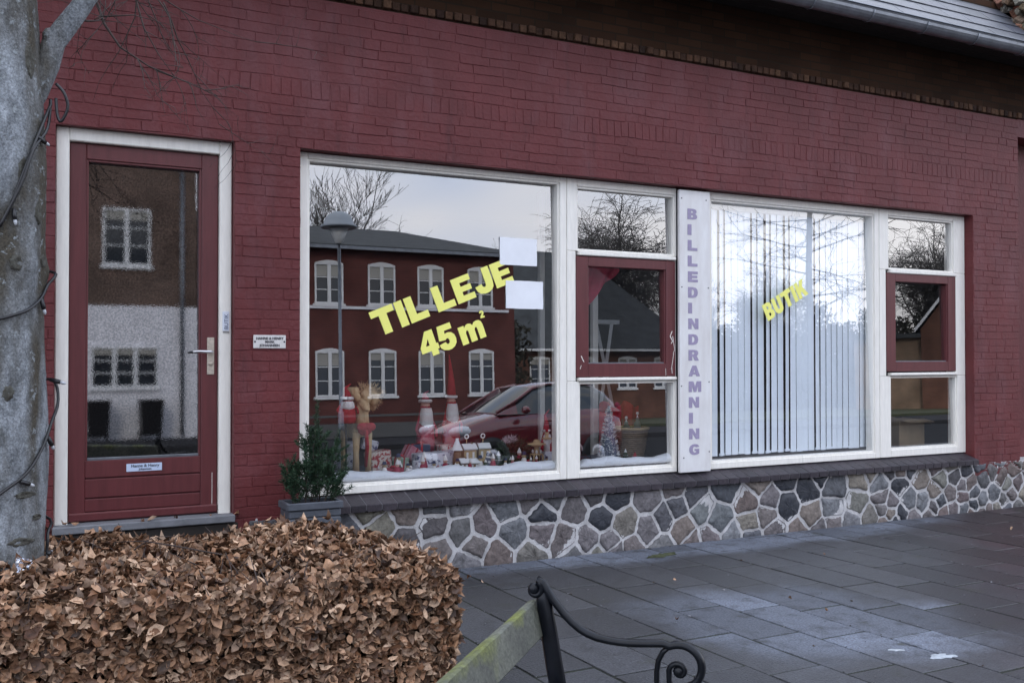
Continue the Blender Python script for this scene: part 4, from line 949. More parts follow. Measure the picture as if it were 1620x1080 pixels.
# big lettering: heavy sans drawn as polygons in a unit-high em
GL = {
 'T': (1.0, [[(0, 1), (0, .74), (.33, .74), (.33, 0), (.67, 0), (.67, .74), (1.0, .74), (1.0, 1)]]),
 'I': (.36, [[(0, 0), (.34, 0), (.34, 1), (0, 1)]]),
 'L': (.86, [[(0, 0), (.84, 0), (.84, .27), (.34, .27), (.34, 1), (0, 1)]]),
 'E': (.88, [[(0, 0), (.86, 0), (.86, .24), (.34, .24), (.34, .39), (.80, .39), (.80, .61), (.34, .61), (.34, .76), (.85, .76), (.85, 1), (0, 1)]]),
 'J': (.84, [[(.50, 1), (.84, 1), (.84, .34), (.80, .16), (.69, .045), (.52, -.01), (.34, -.01), (.15, .05), (.04, .17), (0, .36), (.31, .40), (.33, .29), (.42, .24), (.49, .29), (.50, .38)]]),
 '4': (.78, [[(.42, 0), (.72, 0), (.72, .20), (.80, .20), (.80, .43), (.72, .43), (.72, 1), (.38, 1), (.0, .43), (.0, .20), (.42, .20)]]),
 '5': (.78, [[(.12, 1), (.74, 1), (.74, .76), (.38, .76), (.36, .64), (.5, .66), (.66, .62), (.77, .50), (.80, .33), (.76, .17), (.64, .05), (.48, -.01), (.32, -.01), (.14, .05), (.03, .16), (.0, .29), (.31, .33), (.33, .25), (.41, .22), (.48, .27), (.49, .35), (.46, .43), (.39, .45), (.32, .40), (.04, .44)]]),
 'm': (1.22, [[(0, 0), (.31, 0), (.31, .42), (.35, .50), (.42, .51), (.45, .45), (.45, 0), (.76, 0), (.76, .42), (.80, .50), (.87, .51), (.90, .45), (.90, 0), (1.21, 0), (1.21, .52), (1.17, .66), (1.08, .73), (.95, .75), (.82, .72), (.72, .63), (.64, .72), (.52, .75), (.40, .72), (.30, .63), (.30, .73), (0, .73)]]),
 '2': (.7, [[(0, 0), (.72, 0), (.72, .22), (.38, .22), (.62, .42), (.71, .56), (.71, .74), (.64, .90), (.49, .99), (.33, 1.0), (.16, .96), (.05, .85), (.01, .69), (.28, .66), (.31, .75), (.37, .78), (.43, .73), (.42, .63), (.33, .52), (.06, .26)]]),
 'B': (.84, [[(0, 0), (.5, 0), (.70, .04), (.82, .15), (.83, .31), (.78, .44), (.66, .52), (.75, .60), (.79, .73), (.76, .87), (.66, .96), (.5, 1), (0, 1)]]),
 'U': (.84, [[(0, 1), (0, .36), (.04, .17), (.16, .05), (.34, -.01), (.50, -.01), (.68, .05), (.80, .17), (.84, .36), (.84, 1), (.52, 1), (.52, .36), (.49, .27), (.42, .24), (.35, .27), (.32, .36), (.32, 1)]]),
 'D': (.86, [[(0, 0), (.42, 0), (.66, .06), (.80, .22), (.85, .5), (.80, .78), (.66, .94), (.42, 1), (0, 1)]]),
 'N': (.88, [[(0, 0), (.29, 0), (.29, .54), (.58, 0), (.88, 0), (.88, 1), (.59, 1), (.59, .47), (.30, 1), (0, 1)]]),
 'R': (.88, [[(0, 0), (.31, 0), (.31, .38), (.38, .38), (.54, 0), (.90, 0), (.70, .44), (.80, .54), (.84, .70), (.80, .87), (.68, .97), (.5, 1), (0, 1)]]),
 'A': (.96, [[(0, 0), (.31, 0), (.36, .17), (.62, .17), (.67, 0), (.98, 0), (.66, 1), (.32, 1)]]),
 'M': (1.08, [[(0, 0), (.27, 0), (.27, .62), (.43, 0), (.65, 0), (.81, .62), (.81, 0), (1.08, 0), (1.08, 1), (.68, 1), (.54, .50), (.40, 1), (0, 1)]]),
 'G': (.88, [[(.86, .55), (.46, .55), (.46, .36), (.60, .36), (.60, .27), (.48, .22), (.38, .26), (.32, .38), (.31, .55), (.34, .70), (.42, .77), (.51, .77), (.57, .70), (.86, .74), (.80, .88), (.68, .98), (.49, 1.01), (.28, .98), (.12, .87), (.02, .70), (0, .50), (.03, .29), (.13, .12), (.28, .02), (.46, -.01), (.68, .03), (.86, .13)]]),
 'K': (.92, [[(0, 0), (.32, 0), (.32, .26), (.42, .38), (.60, 0), (.96, 0), (.64, .60), (.94, 1), (.56, 1), (.32, .64), (.32, 1), (0, 1)]]),
}
def big_text(parent, s, origin, ang, h, zc, material, y=.135, sx=1.0, gap=.10, off=-.004, space=.36, tilt=TILT):
    x = 0; ca, sa = math.cos(ang), math.sin(ang)
    for ch in s:
        if ch == ' ': x += space; continue
        wd, polys = GL[ch]
        if ch == '4': loops = [polys[0], [(.42, .43), (.42, .70), (.25, .43)]]
        elif ch == 'D': loops = [polys[0], [(.31, .23), (.42, .24), (.51, .34), (.53, .5), (.51, .66), (.42, .76), (.31, .77)]]
        elif ch == 'R': loops = [polys[0], [(.31, .58), (.44, .58), (.52, .68), (.44, .79), (.31, .79)]]
        elif ch == 'A': loops = [polys[0], [(.42, .37), (.56, .37), (.49, .66)]]
        elif ch == 'B': loops = [polys[0], [(.31, .20), (.46, .20), (.50, .29), (.46, .38), (.31, .38)], [(.31, .61), (.44, .61), (.48, .70), (.44, .79), (.31, .79)]]
        else: loops = polys
        cu = bpy.data.curves.new('letter', 'CURVE'); cu.dimensions = '2D'; cu.fill_mode = 'BOTH'; cu.extrude = .0008
        for lp in loops:
            sp_ = cu.splines.new('POLY'); sp_.points.add(len(lp)-1); sp_.use_cyclic_u = True
            for i, (a, b_) in enumerate(lp): sp_.points[i].co = (a*h*sx, b_*h, 0, 1)
        o = bpy.data.objects.new('letter', cu); col.objects.link(o)
        me = bpy.data.meshes.new_from_object(o.evaluated_get(bpy.context.evaluated_depsgraph_get())); bpy.data.objects.remove(o); bpy.data.curves.remove(cu)
        me.materials.clear(); me.materials.append(material)
        for v in me.vertices:
            a, b_, c = v.co; a += x*h*sx; X = origin[0]+a*ca-b_*sa; Z = origin[1]+a*sa+b_*ca
            v.co = (X, y+off+(Z-zc)*tilt-c, Z)
        nm = {'4': 'numeral_four', '5': 'numeral_five', '2': 'numeral_two'}.get(ch, 'letter_'+ch.lower())
        o = bpy.data.objects.new(nm, me); col.objects.link(o); o.parent = parent
        x += wd+gap
    return x*h*sx
word = "BILLEDINDRAMNING"
for i, ch in enumerate(word):
    zc = 2.655 - i*(2.655-.742)/15 - .558 - .044
    big_text(sgn, ch, (-.078+.0008*i, zc), 0, .087, 0, M['lilac'], y=0, off=-.0015, sx=1.36, tilt=0)
tl = thing('window_lettering', 'large yellow letters TIL LEJE 45 m2 slanting up across the wide left window', 'lettering')
A1 = math.atan2(2.03-1.645, 3.447-2.477)
big_text(tl, 'TIL LEJE', (2.428, 1.628), A1, .185, gz, M['yellow'], sx=.98, gap=.075, space=.30)
big_text(tl, '45', (2.775, 1.475), R(20), .185, gz, M['yellow'], sx=.96, gap=.05)
big_text(tl, 'm', (3.083, 1.575), R(20), .185, gz, M['yellow'], sx=.90)
big_text(tl, '2', (3.225, 1.775), R(18), .055, gz, M['yellow'], sx=.9)
bt = thing('window_lettering', 'yellow letters BUTIK slanting up across the window with vertical blinds', 'lettering')
big_text(bt, 'BUTIK', (5.995, 1.80), math.atan2(2.078-1.80, 6.523-6.0), .150, (.63+2.789)/2, M['yellow'], sx=.83, gap=.08)
for (x0, x1, z0, z1, lab) in ((3.386, 3.703, 2.178, 2.384, 'upper of two blank white paper sheets taped inside the left window'), (3.434, 3.753, 1.854, 2.063, 'lower of two blank white paper sheets taped inside the left window')):
    q = MB(); vs = []; fs = []; nn = 8; g = random.Random(int(z0*100))
    for i in range(nn+1):
        for j in range(nn+1):
            x = x0+(x1-x0)*i/nn; z = z0+(z1-z0)*j/nn; vs.append((x+(.008 if j == 0 else 0)*0, .131+(z-gz)*TILT-.004*abs(math.sin(i*1.2+j*.6)), z+g.uniform(-.001, .001)))
    for i in range(nn):
        for j in range(nn): fs.append((i*(nn+1)+j, i*(nn+1)+j+1, (i+1)*(nn+1)+j+1, (i+1)*(nn+1)+j))
    q.add(vs, fs, smooth=True); tag(q.build('paper_sheet', M['paper']), lab, 'paper')
pq = thing('name_plaque', 'small white enamel name plaque screwed to the red wall right of the door', 'sign', (1.637, -.013, 1.592))
q = MB(); q.bbox(-.105, .105, 0, .008, -.043, .043, .003); q.build('plate', mat('enamel', (.62, .60, .58), .35, var=.08, vscale=30), pq)
for body, z in (('HANNE & HENRY', .014), ('MARK', -.008), ('JOHANNSEN', -.031)):
    text_mesh('lettering', body, .0225, M['ink'], pq, (0, -.0012, z), bold=.0006, align='CENTER', sx=1.0)
for x in (-.095, .095): q = MB(); q.ball((x, -.001, .0), .006, 8, sc=(1, .5, 1)); q.build('screw', M['ink'], pq)
lp_ = thing('name_label', 'small pale blue name strip stuck on the red door below its glass', 'label', (.888, .086, .815))
q = MB(); q.bbox(-.104, .104, 0, .003, -.024, .024, .001); q.build('strip', mat('pale_blue_label', (.50, .58, .74), .4), lp_)
text_mesh('lettering', 'Hanne & Henry', .026, M['ink'], lp_, (.005, -.001, .002), bold=.0002, align='CENTER'); text_mesh('lettering', 'Johannsen', .018, M['ink'], lp_, (.005, -.001, -.016), bold=.0002, align='CENTER')
bl = thing('bell_label', 'narrow upright sticker on the cream door frame above the handle', 'label', (1.372, .051, 1.722))
q = MB(); q.bbox(-.021, .021, 0, .004, -.062, .062, .001); q.build('sticker', mat('sticker_white', (.66, .70, .78), .4), bl)
text_mesh('lettering', 'BUTIK', .034, mat('label_ink', (.05, .08, .16), .5), bl, (.0135, -.001, -.052), xdir=(0, 0, 1), updir=(-1, 0, 0), spacing=1.05)
q = MB(); q.bbox(-.018, .022, -.002, .003, -.072, -.068, .0008); q.build('strip', M['ink'], bl)

# ------------------------------------------------------------------ vertical blinds
vb = thing('vertical_blinds', 'pale vertical blinds hanging behind the right hand shop window', 'blinds', (0, 0, 0))
q = MB(); q.bbox(5.42, 7.34, .20, .26, 2.745, 2.79, .004); q.build('head_rail', M['white'], vb)
rg = random.Random(41); x = 5.475; i = 0
angs = {}
while x < 7.34:
    a = R(-rg.uniform(0, 7)); z0 = .655+rg.uniform(-.004, .004)
    if i in (1, 6, 8, 11, 16): a = R(-rg.uniform(16, 24)); x += .010
    q = MB(); n = 5; w_ = .0357; vs = []; fs = []
    for k_ in range(n+1):
        u = (k_/n*2-1)*w_; bow = .006*(1-(u/w_)**2)
        X = x+u*math.cos(a)+bow*math.sin(a); Y = .225-u*math.sin(a)-bow*math.cos(a)
        for zz in (z0, 1.4, 2.1, 2.745): vs.append((X+rg.uniform(-.0006, .0006)+(.004*math.sin(i*2.1) if zz == z0 else 0), Y, zz))
    for k_ in range(n):
        for j in range(3): fs.append((k_*4+j, k_*4+j+1, (k_+1)*4+j+1, (k_+1)*4+j))
    q.add(vs, fs, smooth=True); q.bbox(x-w_*.9, x+w_*.9, .227, .231, z0, z0+.022, .001)
    q.build('blind_slat', M['blind'], vb); x += .0715 + rg.uniform(-.003, .003); i += 1

# ------------------------------------------------------------------ Christmas display
M['cotton'] = mat('cotton_snow', (.80, .83, .88), .95, bump=.8, bscale=30, bdist=.01)
M['red'] = mat('red_cloth', (.36, .014, .026), .85, var=.15, vscale=30, bump=.4, bscale=120); M['redpl'] = mat('dark_red_cloth', (.33, .015, .05), .6, var=.3, vscale=10, bump=.4, bscale=12)
M['straw'] = mat('straw', (.50, .34, .17), .8, color2=(.66, .50, .30), vscale=40, bump=.8, bscale=60, stretch=(1, 1, .3)); M['beard'] = mat('white_wool', (.74, .72, .70), .95, bump=.9, bscale=60)
M['skin'] = mat('doll_skin', (.55, .33, .26), .6); M['green'] = mat('evergreen', (.018, .045, .02), .8, color2=(.05, .08, .03), vscale=40, bump=1, bscale=50)
M['basket'] = mat('wicker', (.16, .115, .075), .7, color2=(.24, .17, .11), vscale=20, bump=.6, bscale=60); M['lwood'] = mat('light_wood', (.50, .37, .20), .6, var=.15, vscale=10)
M['houseb'] = mat('brown_ceramic', (.20, .12, .06), .5, var=.3, vscale=30); M['snowroof'] = mat('snow_roof', (.75, .76, .76), .7); M['silver'] = mat('silver', (.7, .72, .75), .35, .7)
M['giftred'] = mat('gift_red_print', (.62, .55, .48), .5, color2=(.36, .03, .04), vscale=34); M['giftblue'] = mat('gift_white_print', (.70, .70, .76), .45, color2=(.10, .10, .20), vscale=26); M['giftpink'] = mat('gift_pink', (.45, .10, .16), .4, color2=(.55, .35, .36), vscale=9)
M['navy'] = mat('navy', (.03, .04, .09), .6)
t = M['giftblue'].node_tree
for nd in t.nodes:
    if nd.type == 'VALTORGB': nd.color_ramp.elements[0].position = .56; nd.color_ramp.elements[1].position = .60
t = M['giftred'].node_tree
for nd in t.nodes:
    if nd.type == 'VALTORGB': nd.color_ramp.elements[0].position = .49; nd.color_ramp.elements[1].position = .53
def cotton(x0, x1, name, lab, yb=.19, hz=.062, seed=1):
    g = random.Random(seed); q = MB(); n = int((x1-x0)*40); m_ = 12; vs = []; fs = []
    for i in range(n+1):
        x = x0+(x1-x0)*i/n; s_ = 1+.16*math.sin(x*9)+.10*math.sin(x*23+1); e_ = min(1, (i+1)/3, (n+1-i)/3)
        for k_ in range(m_):
            a = 2*math.pi*k_/m_; vs.append((x, yb+.055*math.cos(a)*e_+g.uniform(-.003, .003), .630+hz*.55*s_*e_*(1+math.sin(a))*.95+g.uniform(-.002, .002)))
    for i in range(n):
        for k_ in range(m_): fs.append((i*m_+k_, i*m_+(k_+1) % m_, (i+1)*m_+(k_+1) % m_, (i+1)*m_+k_))
    q.add(vs, fs, smooth=True); return tag(q.build(name, M['cotton']), lab, 'cotton snow')
cotton(1.98, 3.93, 'cotton_snow', 'long roll of white cotton snow along the bottom of the wide lettered window')
cotton(4.10, 5.02, 'cotton_snow', 'short roll of white cotton snow under the narrow window with the silver cone tree', seed=4)
q = MB(); g = random.Random(3); n = 40
vs = []; fs = []
for i in range(n+1):
    for j in range(13): x = 1.95+3.1*i/n; y = .24+.75*j/12; vs.append((x, y, .634+.012*math.sin(x*14+y*9)+g.uniform(0, .006)))
for i in range(n):
    for j in range(12): fs.append((i*13+j, i*13+j+1, (i+1)*13+j+1, (i+1)*13+j))
q.add(vs, fs, smooth=True); tag(q.build('display_cloth', mat('display_cloth_blue', (.05, .06, .09), .9, color2=(.16, .18, .23), vscale=7)), 'dark rumpled cloth covering the window display shelf', 'cloth')
SH = .645
def bush(name, lab, cat, c, r, n, m, sc=(1, 1, 1), L=.035, seed=1, parent=None):
    g = random.Random(seed); q = MB()
    for i in range(n):
        d = Vector((g.gauss(0, 1), g.gauss(0, 1), g.gauss(0, 1))).normalized(); p = Vector(c)+Vector((d.x*sc[0], d.y*sc[1], d.z*sc[2]))*r*g.uniform(.3, 1)
        e = p+(d+Vector((g.gauss(0, .4), g.gauss(0, .4), g.gauss(0, .4))))*L; s_ = d.cross(Vector((g.gauss(0, 1), g.gauss(0, 1), 1))).normalized()*L*.12
        q.add([p-s_, p+s_, e], [(0, 1, 2)])
    o = q.build(name, m, parent); return tag(o, lab, cat) if parent is None else o
# straw goat with curled horns
gt_ = thing('straw_goat', 'tall straw goat with thick curled horns and a red bow in the left window', 'ornament', (2.44, .50, SH))
q = MB()
q.tube([(0, .30, .30), (0, .12, .31), (0, -.02, .33)], [.055, .065, .06], 12); q.tube([(0, -.02, .33), (-.01, -.05, .42), (-.01, -.05, .50)], [.055, .045, .04], 12)
q.tube([(-.01, -.02, .52), (-.01, -.10, .50), (-.01, -.16, .47)], [.035, .035, .018], 10)
q.build('body', M['straw'], gt_)
for sx in (-1, 1):
    q = MB(); q.tube([(-.01+.02*sx, -.03, .53), (.0+.05*sx, .0, .60), (.0+.085*sx, .05, .60), (.02+.10*sx, .08, .53), (.02+.085*sx, .05, .46)] , [.022, .036, .042, .036, .02], 10); q.tube([(.05+.03*sx, -.02, .50), (.07+.03*sx, -.03, .56), (.02+.02*sx, -.01, .59)], [.03, .035, .03], 10)
    q.build('horn', M['straw'], gt_)
    for yy in (-.02, .26):
        q = MB(); q.tube([(.045*sx, yy, .30), (.048*sx, yy, .14), (.045*sx, yy, .0)], [.030, .021, .024], 10); q.build('leg', M['straw'], gt_)
q = MB(); q.ball((0, -.075, .33), .045, 10, sc=(1.3, .6, 1.1)); q.ball((-.03, -.095, .345), .035, 8, sc=(1.2, .5, .9)); q.ball((.035, -.095, .345), .035, 8, sc=(1.2, .5, .9))
q.tube([(0, -.10, .32), (.008, -.10, .20), (0, -.09, .06)], [.024, .026, .02], 8, flat=.5); q.build('red_bow', M['red'], gt_)
bush('straw_wisps', None, None, (.05, .03, .56), .10, 1500, M['straw'], (1.25, .8, .95), L=.026, seed=4, parent=gt_)
q = MB(); q.lathe([(0, -.01), (.15, -.01), (.15, .0), (0, .002)], (0, .05, 0), 20); q.build('base', M['houseb'], gt_)
def gnome(name, lab, loc, h, hat_h, r, tall=False, beard=.16, body=M['red']):
    """felt gnome: round body, cone beard, fur brim, pointed hat, nose, arms"""
    t = thing(name, lab, 'gnome', loc); zb_ = h-hat_h
    q = MB(); q.lathe([(0, 0), (r*1.0, 0), (r*1.12, zb_*.3), (r*.85, zb_*.75), (r*.55, zb_*.95), (0, zb_)], n=14); q.build('body', body, t)
    q = MB(); q.ball((0, 0, zb_*.96), r*.55, 12); q.ball((0, -r*.58, zb_*.96), r*.14, 8); q.build('head', M['skin'], t)
    q = MB(); q.lathe([(r*.60, zb_*.92), (r*.75, zb_*.84), (r*.85, zb_*.66), (r*.45, zb_*.5), (.0, zb_*.42)], (0, -r*.28, 0), 12); q.build('beard', M['beard'], t)
    q = MB(); q.tube([(r*.62*math.cos(a), r*.62*math.sin(a), zb_*1.04) for a in [2*math.pi*k_/16 for k_ in range(17)]], r*.20, 8, cap=False); q.build('hat_brim', M['beard'], t)
    q = MB(); q.tube([(0, 0, zb_*1.03), (0, 0, zb_+hat_h*.4), (-.01, 0, zb_+hat_h*.75), (-.02 if tall else .03, 0, h)], [r*.62, r*.42, r*.2, .003], 12); q.build('hat', body, t)
    for s_ in (-1, 1): q = MB(); q.tube([(s_*r*.7, 0, zb_*.75), (s_*r*1.25, -r*.3, zb_*.55), (s_*r*1.1, -r*.7, zb_*.42)], [r*.17, r*.16, r*.14], 8); q.build('arm', body, t)
    return t
gnome('santa_doll', 'small santa doll in a red hat perched beside the straw goat head', (2.315, .46, 1.02), .28, .11, .062)
q = MB(); q.tube([(2.31, .46, .64), (2.31, .46, 1.02)], .006, 6); q.lathe([(0, 0), (.05, 0), (.05, .006), (0, .008)], (2.31, .46, 1.014), 12); q.lathe([(0, 0), (.05, 0), (.05, .006), (0, .008)], (2.31, .46, .640), 12); tag(q.build('doll_stand', M['black']), 'thin black stand holding the santa doll up behind the straw goat', 'stand')
gnome('felt_gnome', 'felt gnome with tall pointed red hat and white fur brim', (3.385, 1.0, .69), .82, .36, .065, True)
gnome('felt_gnome', 'felt gnome with long white beard and short hat left of the tall hatted one', (3.155, 1.0, .66), .56, .10, .07, body=M['redpl'])
gnome('felt_gnome', 'grey and pink gnome at the left edge of the narrow window', (4.25, .52, SH), .33, .12, .06, body=mat('pink_grey_felt', (.40, .25, .27), .9, color2=(.55, .5, .5), vscale=50))
gnome('felt_gnome', 'small red gnome standing at the right end of the wide lettered window', (4.06, .62, SH), .42, .18, .045)
def gift(name, lab, loc, dims, rz, tilt, m, ribbon=True, cat='gift'):
    t = thing(name, lab, cat, loc, rz); dx, dy, dz = dims; q = MB(); q.bbox(-dx, dx, -dy, dy, 0, 2*dz, .006); rot = Matrix.Rotation(tilt, 4, 'Y'); q.xf(rot); q.build('wrapping', m, t)
    if ribbon:
        q = MB(); q.box(-dx*.12, dx*.12, -dy-.002, dy+.002, -.001, 2*dz+.002); q.box(-dx-.002, dx+.002, -dy*.15, dy*.15, -.001, 2*dz+.003); q.ball((0, 0, 2*dz+.01), .016, 8, sc=(2, 1, .7)); q.xf(rot); q.build('ribbon', M['red'], t)
    return t
gift('gift', 'gift in red and cream patterned paper beside the straw goat', (2.62, .62, SH), (.085, .06, .075), R(8), R(-6), M['giftred'], False)
gift('gift', 'small blue and white gift leaning behind the red patterned one', (2.60, .80, SH+.14), (.06, .04, .04), R(-10), R(14), M['giftblue'], False)
gift('gift', 'pink and red gift box tipped on its corner behind the others', (2.90, .74, SH+.05), (.06, .05, .055), R(15), R(32), M['giftpink'])
gift('gift', 'big soft white gift with dark dotted print in the middle of the display', (3.05, .56, SH), (.16, .08, .062), R(-4), R(-3), M['giftblue'], False)
gift('gift', 'small white dotted gift in front of the big soft one', (2.90, .50, SH), (.045, .04, .035), R(12), R(4), M['giftblue'], False)
def cottage(lab, loc, w_, d_, h_, rz, chim=True, wall=None):
    t = thing('toy_house', lab, 'toy house', loc, rz); q = MB(); q.box(-w_, w_, -d_, d_, 0, h_); q.build('wall', wall or M['houseb'], t)
    q = MB(); q.prism([(-d_*1.0, h_), (d_*1.0, h_), (0, h_+d_*.9)], -w_*.999, w_*.999); q.xf(Matrix.Rotation(R(90), 4, 'Z')); q.build('gable', wall or M['houseb'], t)
    q = MB()
    for s_ in (-1, 1):
        p = [Vector((-w_*1.12, s_*d_*1.3, h_-d_*.25)), Vector((w_*1.12, s_*d_*1.3, h_-d_*.25)), Vector((w_*1.12, 0, h_+d_*.98)), Vector((-w_*1.12, 0, h_+d_*.98))]; u_ = Vector((0, s_*.004, .008))
        q.add(p+[a+u_ for a in p], [(0, 1, 2, 3), (4, 5, 6, 7), (0, 1, 5, 4), (1, 2, 6, 5), (0, 3, 7, 4)])
    q.build('roof', M['snowroof'], t)
    for xx in (-w_*.5, w_*.5): q = MB(); q.box(xx-.009, xx+.009, -d_-.002, -d_+.001, h_*.3, h_*.75); q.build('window', M['snowroof'], t)
    if chim: q = MB(); q.box(w_*.4, w_*.4+.014, -.008, .008, h_+d_*.5, h_+d_*1.5); q.build('chimney', M['houseb'], t)
    return t
cottage('toy house with snowy roof at the back of the ceramic village', (3.30, .50, SH+.045), .055, .032, .10, R(6), True, M['lwood'])
cottage('second toy house with snowy roof right of the tallest village house', (3.44, .52, SH+.045), .045, .03, .10, R(-6), False, M['lwood'])
cottage('low ceramic toy house at the front left of the village', (3.20, .38, SH), .034, .026, .055, R(4)); cottage('low ceramic toy house at the front right of the village', (3.285, .38, SH), .038, .026, .05, R(-3), False)
for x_, lab in ((3.30, 'small ring ornament standing above the left village roof'), (3.44, 'small ring ornament standing above the right village roof')):
    t = thing('ring_ornament', lab, 'ornament', (x_, .53, SH+.02), group=None)
    q = MB(); q.tube([(.016*math.cos(a), 0, .215+.016*math.sin(a)) for a in [2*math.pi*k_/14 for k_ in range(15)]], .005, 6, cap=False); q.build('ring', M['snowroof'], t)
    q = MB(); q.tube([(0, 0, 0), (0, 0, .20)], .004, 6); q.build('stem', M['lwood'], t)
q = MB(); q.box(3.16, 3.50, .44, .60, .64, .69); tag(q.build('wooden_plinth', M['houseb']), 'low brown plinth under the back row of toy houses', 'plinth')
t = thing('lantern_house', 'little round lantern house with a white cone roof in the village', 'ornament', (3.169, .42, SH+.02))
q = MB(); q.lathe([(0, 0), (.034, 0), (.034, .05), (.028, .10), (.022, .125), (0, .13)], n=14); q.build('body', M['houseb'], t)
q = MB(); q.lathe([(.045, .125), (.042, .13), (.012, .20), (.012, .215), (0, .216)], n=14); q.build('roof', M['snowroof'], t); q = MB(); q.box(-.011, .011, -.038, -.030, .005, .06); q.build('door', M['snowroof'], t)
t = thing('penguin_figure', 'small dark penguin figure with a pale scarf right of the village', 'figurine', (3.41, .38, SH)); q = MB(); q.lathe([(0, 0), (.025, .0), (.032, .03), (.024, .07), (.018, .085), (0, .10)], n=12); q.build('body', M['navy'], t); q = MB(); q.ball((0, -.015, .04), .022, 8, sc=(.9, .7, 1.4)); q.build('belly', M['beard'], t); q = MB(); q.ball((0, -.002, .105), .019, 8); q.build('head', M['navy'], t); q = MB(); q.tube([(-.02, -.01, .088), (0, -.022, .086), (.02, -.012, .08), (.028, -.02, .04)], .006, 6); q.build('scarf', M['beard'], t)
# greens, flowers, log
bush('evergreen_bunch', 'dark evergreen bunch at the right of the wide window display', 'greenery', (3.76, .62, SH+.10), .12, 1700, M['green'], (1.2, .7, .85), seed=3)
bush('evergreen_garland', 'low evergreen garland lying along the front of the bunch', 'greenery', (3.70, .42, SH+.025), .05, 1100, M['green'], (4, 1, .6), L=.022, seed=9)
bush('white_flowers', 'cluster of pale flowers in front of the evergreen bunch', 'flowers', (3.67, .52, SH+.20), .045, 240, mat('pale_petals', (.70, .62, .66), .7), (1.6, .8, .7), L=.016, seed=5)
q = MB(); q.tube([(3.50, .50, SH+.035), (3.68, .52, SH+.045), (3.92, .50, SH+.038)], .032, 12); tag(q.build('mossy_log', mat('log_bark', (.03, .045, .04), .8, color2=(.08, .10, .09), vscale=20, bump=1, bscale=40)), 'dark mossy log lying behind the garland', 'log')
# wooden candle carousel
t = thing('candle_carousel', 'light wooden candle carousel with flat roof and legs at the right of the wide window', 'ornament', (3.835, .38, SH))
for xx in (-.045, .045):
    for yy in (-.03, .03): q = MB(); q.tube([(xx, yy, 0), (xx*.85, yy, .085)], .006, 6); q.build('leg', M['lwood'], t)
q = MB(); q.lathe([(0, .085), (.05, .085), (.05, .092), (0, .093)], n=14); q.lathe([(.0, .093), (.018, .093), (.018, .15), (0, .15)], n=10); q.build('platform', M['lwood'], t)
q = MB(); q.lathe([(.075, .165), (.07, .172), (.03, .178), (.022, .20), (.0, .205)], n=16); q.lathe([(0, .15), (.045, .15), (.03, .165), (0, .166)], n=14); q.build('roof', M['lwood'], t)
for a in (0, 2.1, 4.2): q = MB(); q.ball((.035*math.cos(a), .035*math.sin(a), .108), .010, 8, sc=(1, 1, 1.6)); q.build('figure', M['beard'], t)
t = thing('nutcracker', 'slim wooden nutcracker figure in the right corner of the wide window', 'figurine', (3.95, .42, SH+.0))
q = MB(); q.box(-.035, .035, -.03, .03, 0, .10); q.build('base', M['giftblue'], t); q = MB(); q.lathe([(0, .1), (.024, .1), (.026, .19), (.02, .20), (0, .2)], n=12); q.build('body', M['beard'], t); q = MB(); q.lathe([(0, .2), (.042, .20), (.042, .208), (.014, .212), (.016, .235), (.014, .25), (0, .255)], n=12); q.build('hat', M['lwood'], t); q = MB(); q.ball((0, 0, .265), .013, 8); q.build('pompom', M['red'], t)
for lab, loc, dims, rz, tilt, m_ in (
  ('green striped gift between the straw goat and the pink box', (2.76, .56, SH), (.05, .045, .05), .3, .1, mat('gift_green', (.05, .16, .07), .5, color2=(.6, .6, .55), vscale=18)),
  ('flat dark red gift lying in front of the patterned one', (2.66, .42, SH), (.07, .04, .018), -.2, 0, M['redpl']),
  ('white and red gift standing at the back between the two tall gnomes', (3.26, .84, SH), (.06, .05, .075), .1, 0, M['giftred']),
  ('navy gift standing behind the big soft white one', (3.02, .78, SH), (.07, .05, .085), -.15, 0, M['navy']),
  ('cream gift at the back left behind the straw goat', (2.46, .90, SH), (.08, .06, .10), .2, 0, M['giftblue']),
  ('small red gift beside the candle carousel', (3.74, .34, SH), (.03, .03, .026), .3, 0, M['red'])): gift('gift', lab, loc, dims, rz, tilt, m_, lab.startswith(('navy', 'flat', 'green')))
# little row of sweets and cups
names = [('red paper cup with a green rim', 2.98, M['red']), ('small green glass bauble', 2.84, M['green']), ('small white snowman candle', 2.76, M['beard']), ('dark red wax apple', 2.69, M['redpl']), ('tiny silver bell', 3.05, M['silver']), ('small navy toy drum', 2.55, M['navy'])]
for nm, x_, m_ in names:
    t = MB(); kind = nm.split()[-1]
    if kind in ('cup', 'drum'): t.lathe([(0, 0), (.016, 0), (.022, .035), (.018, .035), (.016, .01), (0, .01)], (x_, .34, SH), 12)
    elif kind == 'candle': t.ball((x_, .34, SH+.018), .02, 8); t.ball((x_, .34, SH+.046), .014, 8)
    elif kind == 'bell': t.lathe([(.022, 0), (.018, .008), (.014, .024), (.004, .032), (0, .033)], (x_, .34, SH), 12)
    else: t.ball((x_, .35, SH+.02), .022, 10); t.tube([(x_, .35, SH+.038), (x_+.003, .35, SH+.05)], .003, 6)
    tag(t.build(kind if kind != 'cup' else 'paper_cup', m_), nm + ' at the front of the Christmas display', kind)
q = MB(); g = random.Random(15)
for i in range(420):
    x_ = g.uniform(2.5, 4.0); y_ = g.uniform(.27, .5); k_ = g.choice([0, 1, 2, 3]); q.ball((x_, y_, SH+.004), g.uniform(.005, .016), 6, mi=k_, sc=(1.3, 1, .7))
tag(q.build('festive_trinkets', [M['green'], M['beard'], M['red'], M['silver']]), 'scattered tiny nuts, beads and berries along the front of the display', 'trinkets', kind='stuff')
g = random.Random(31)
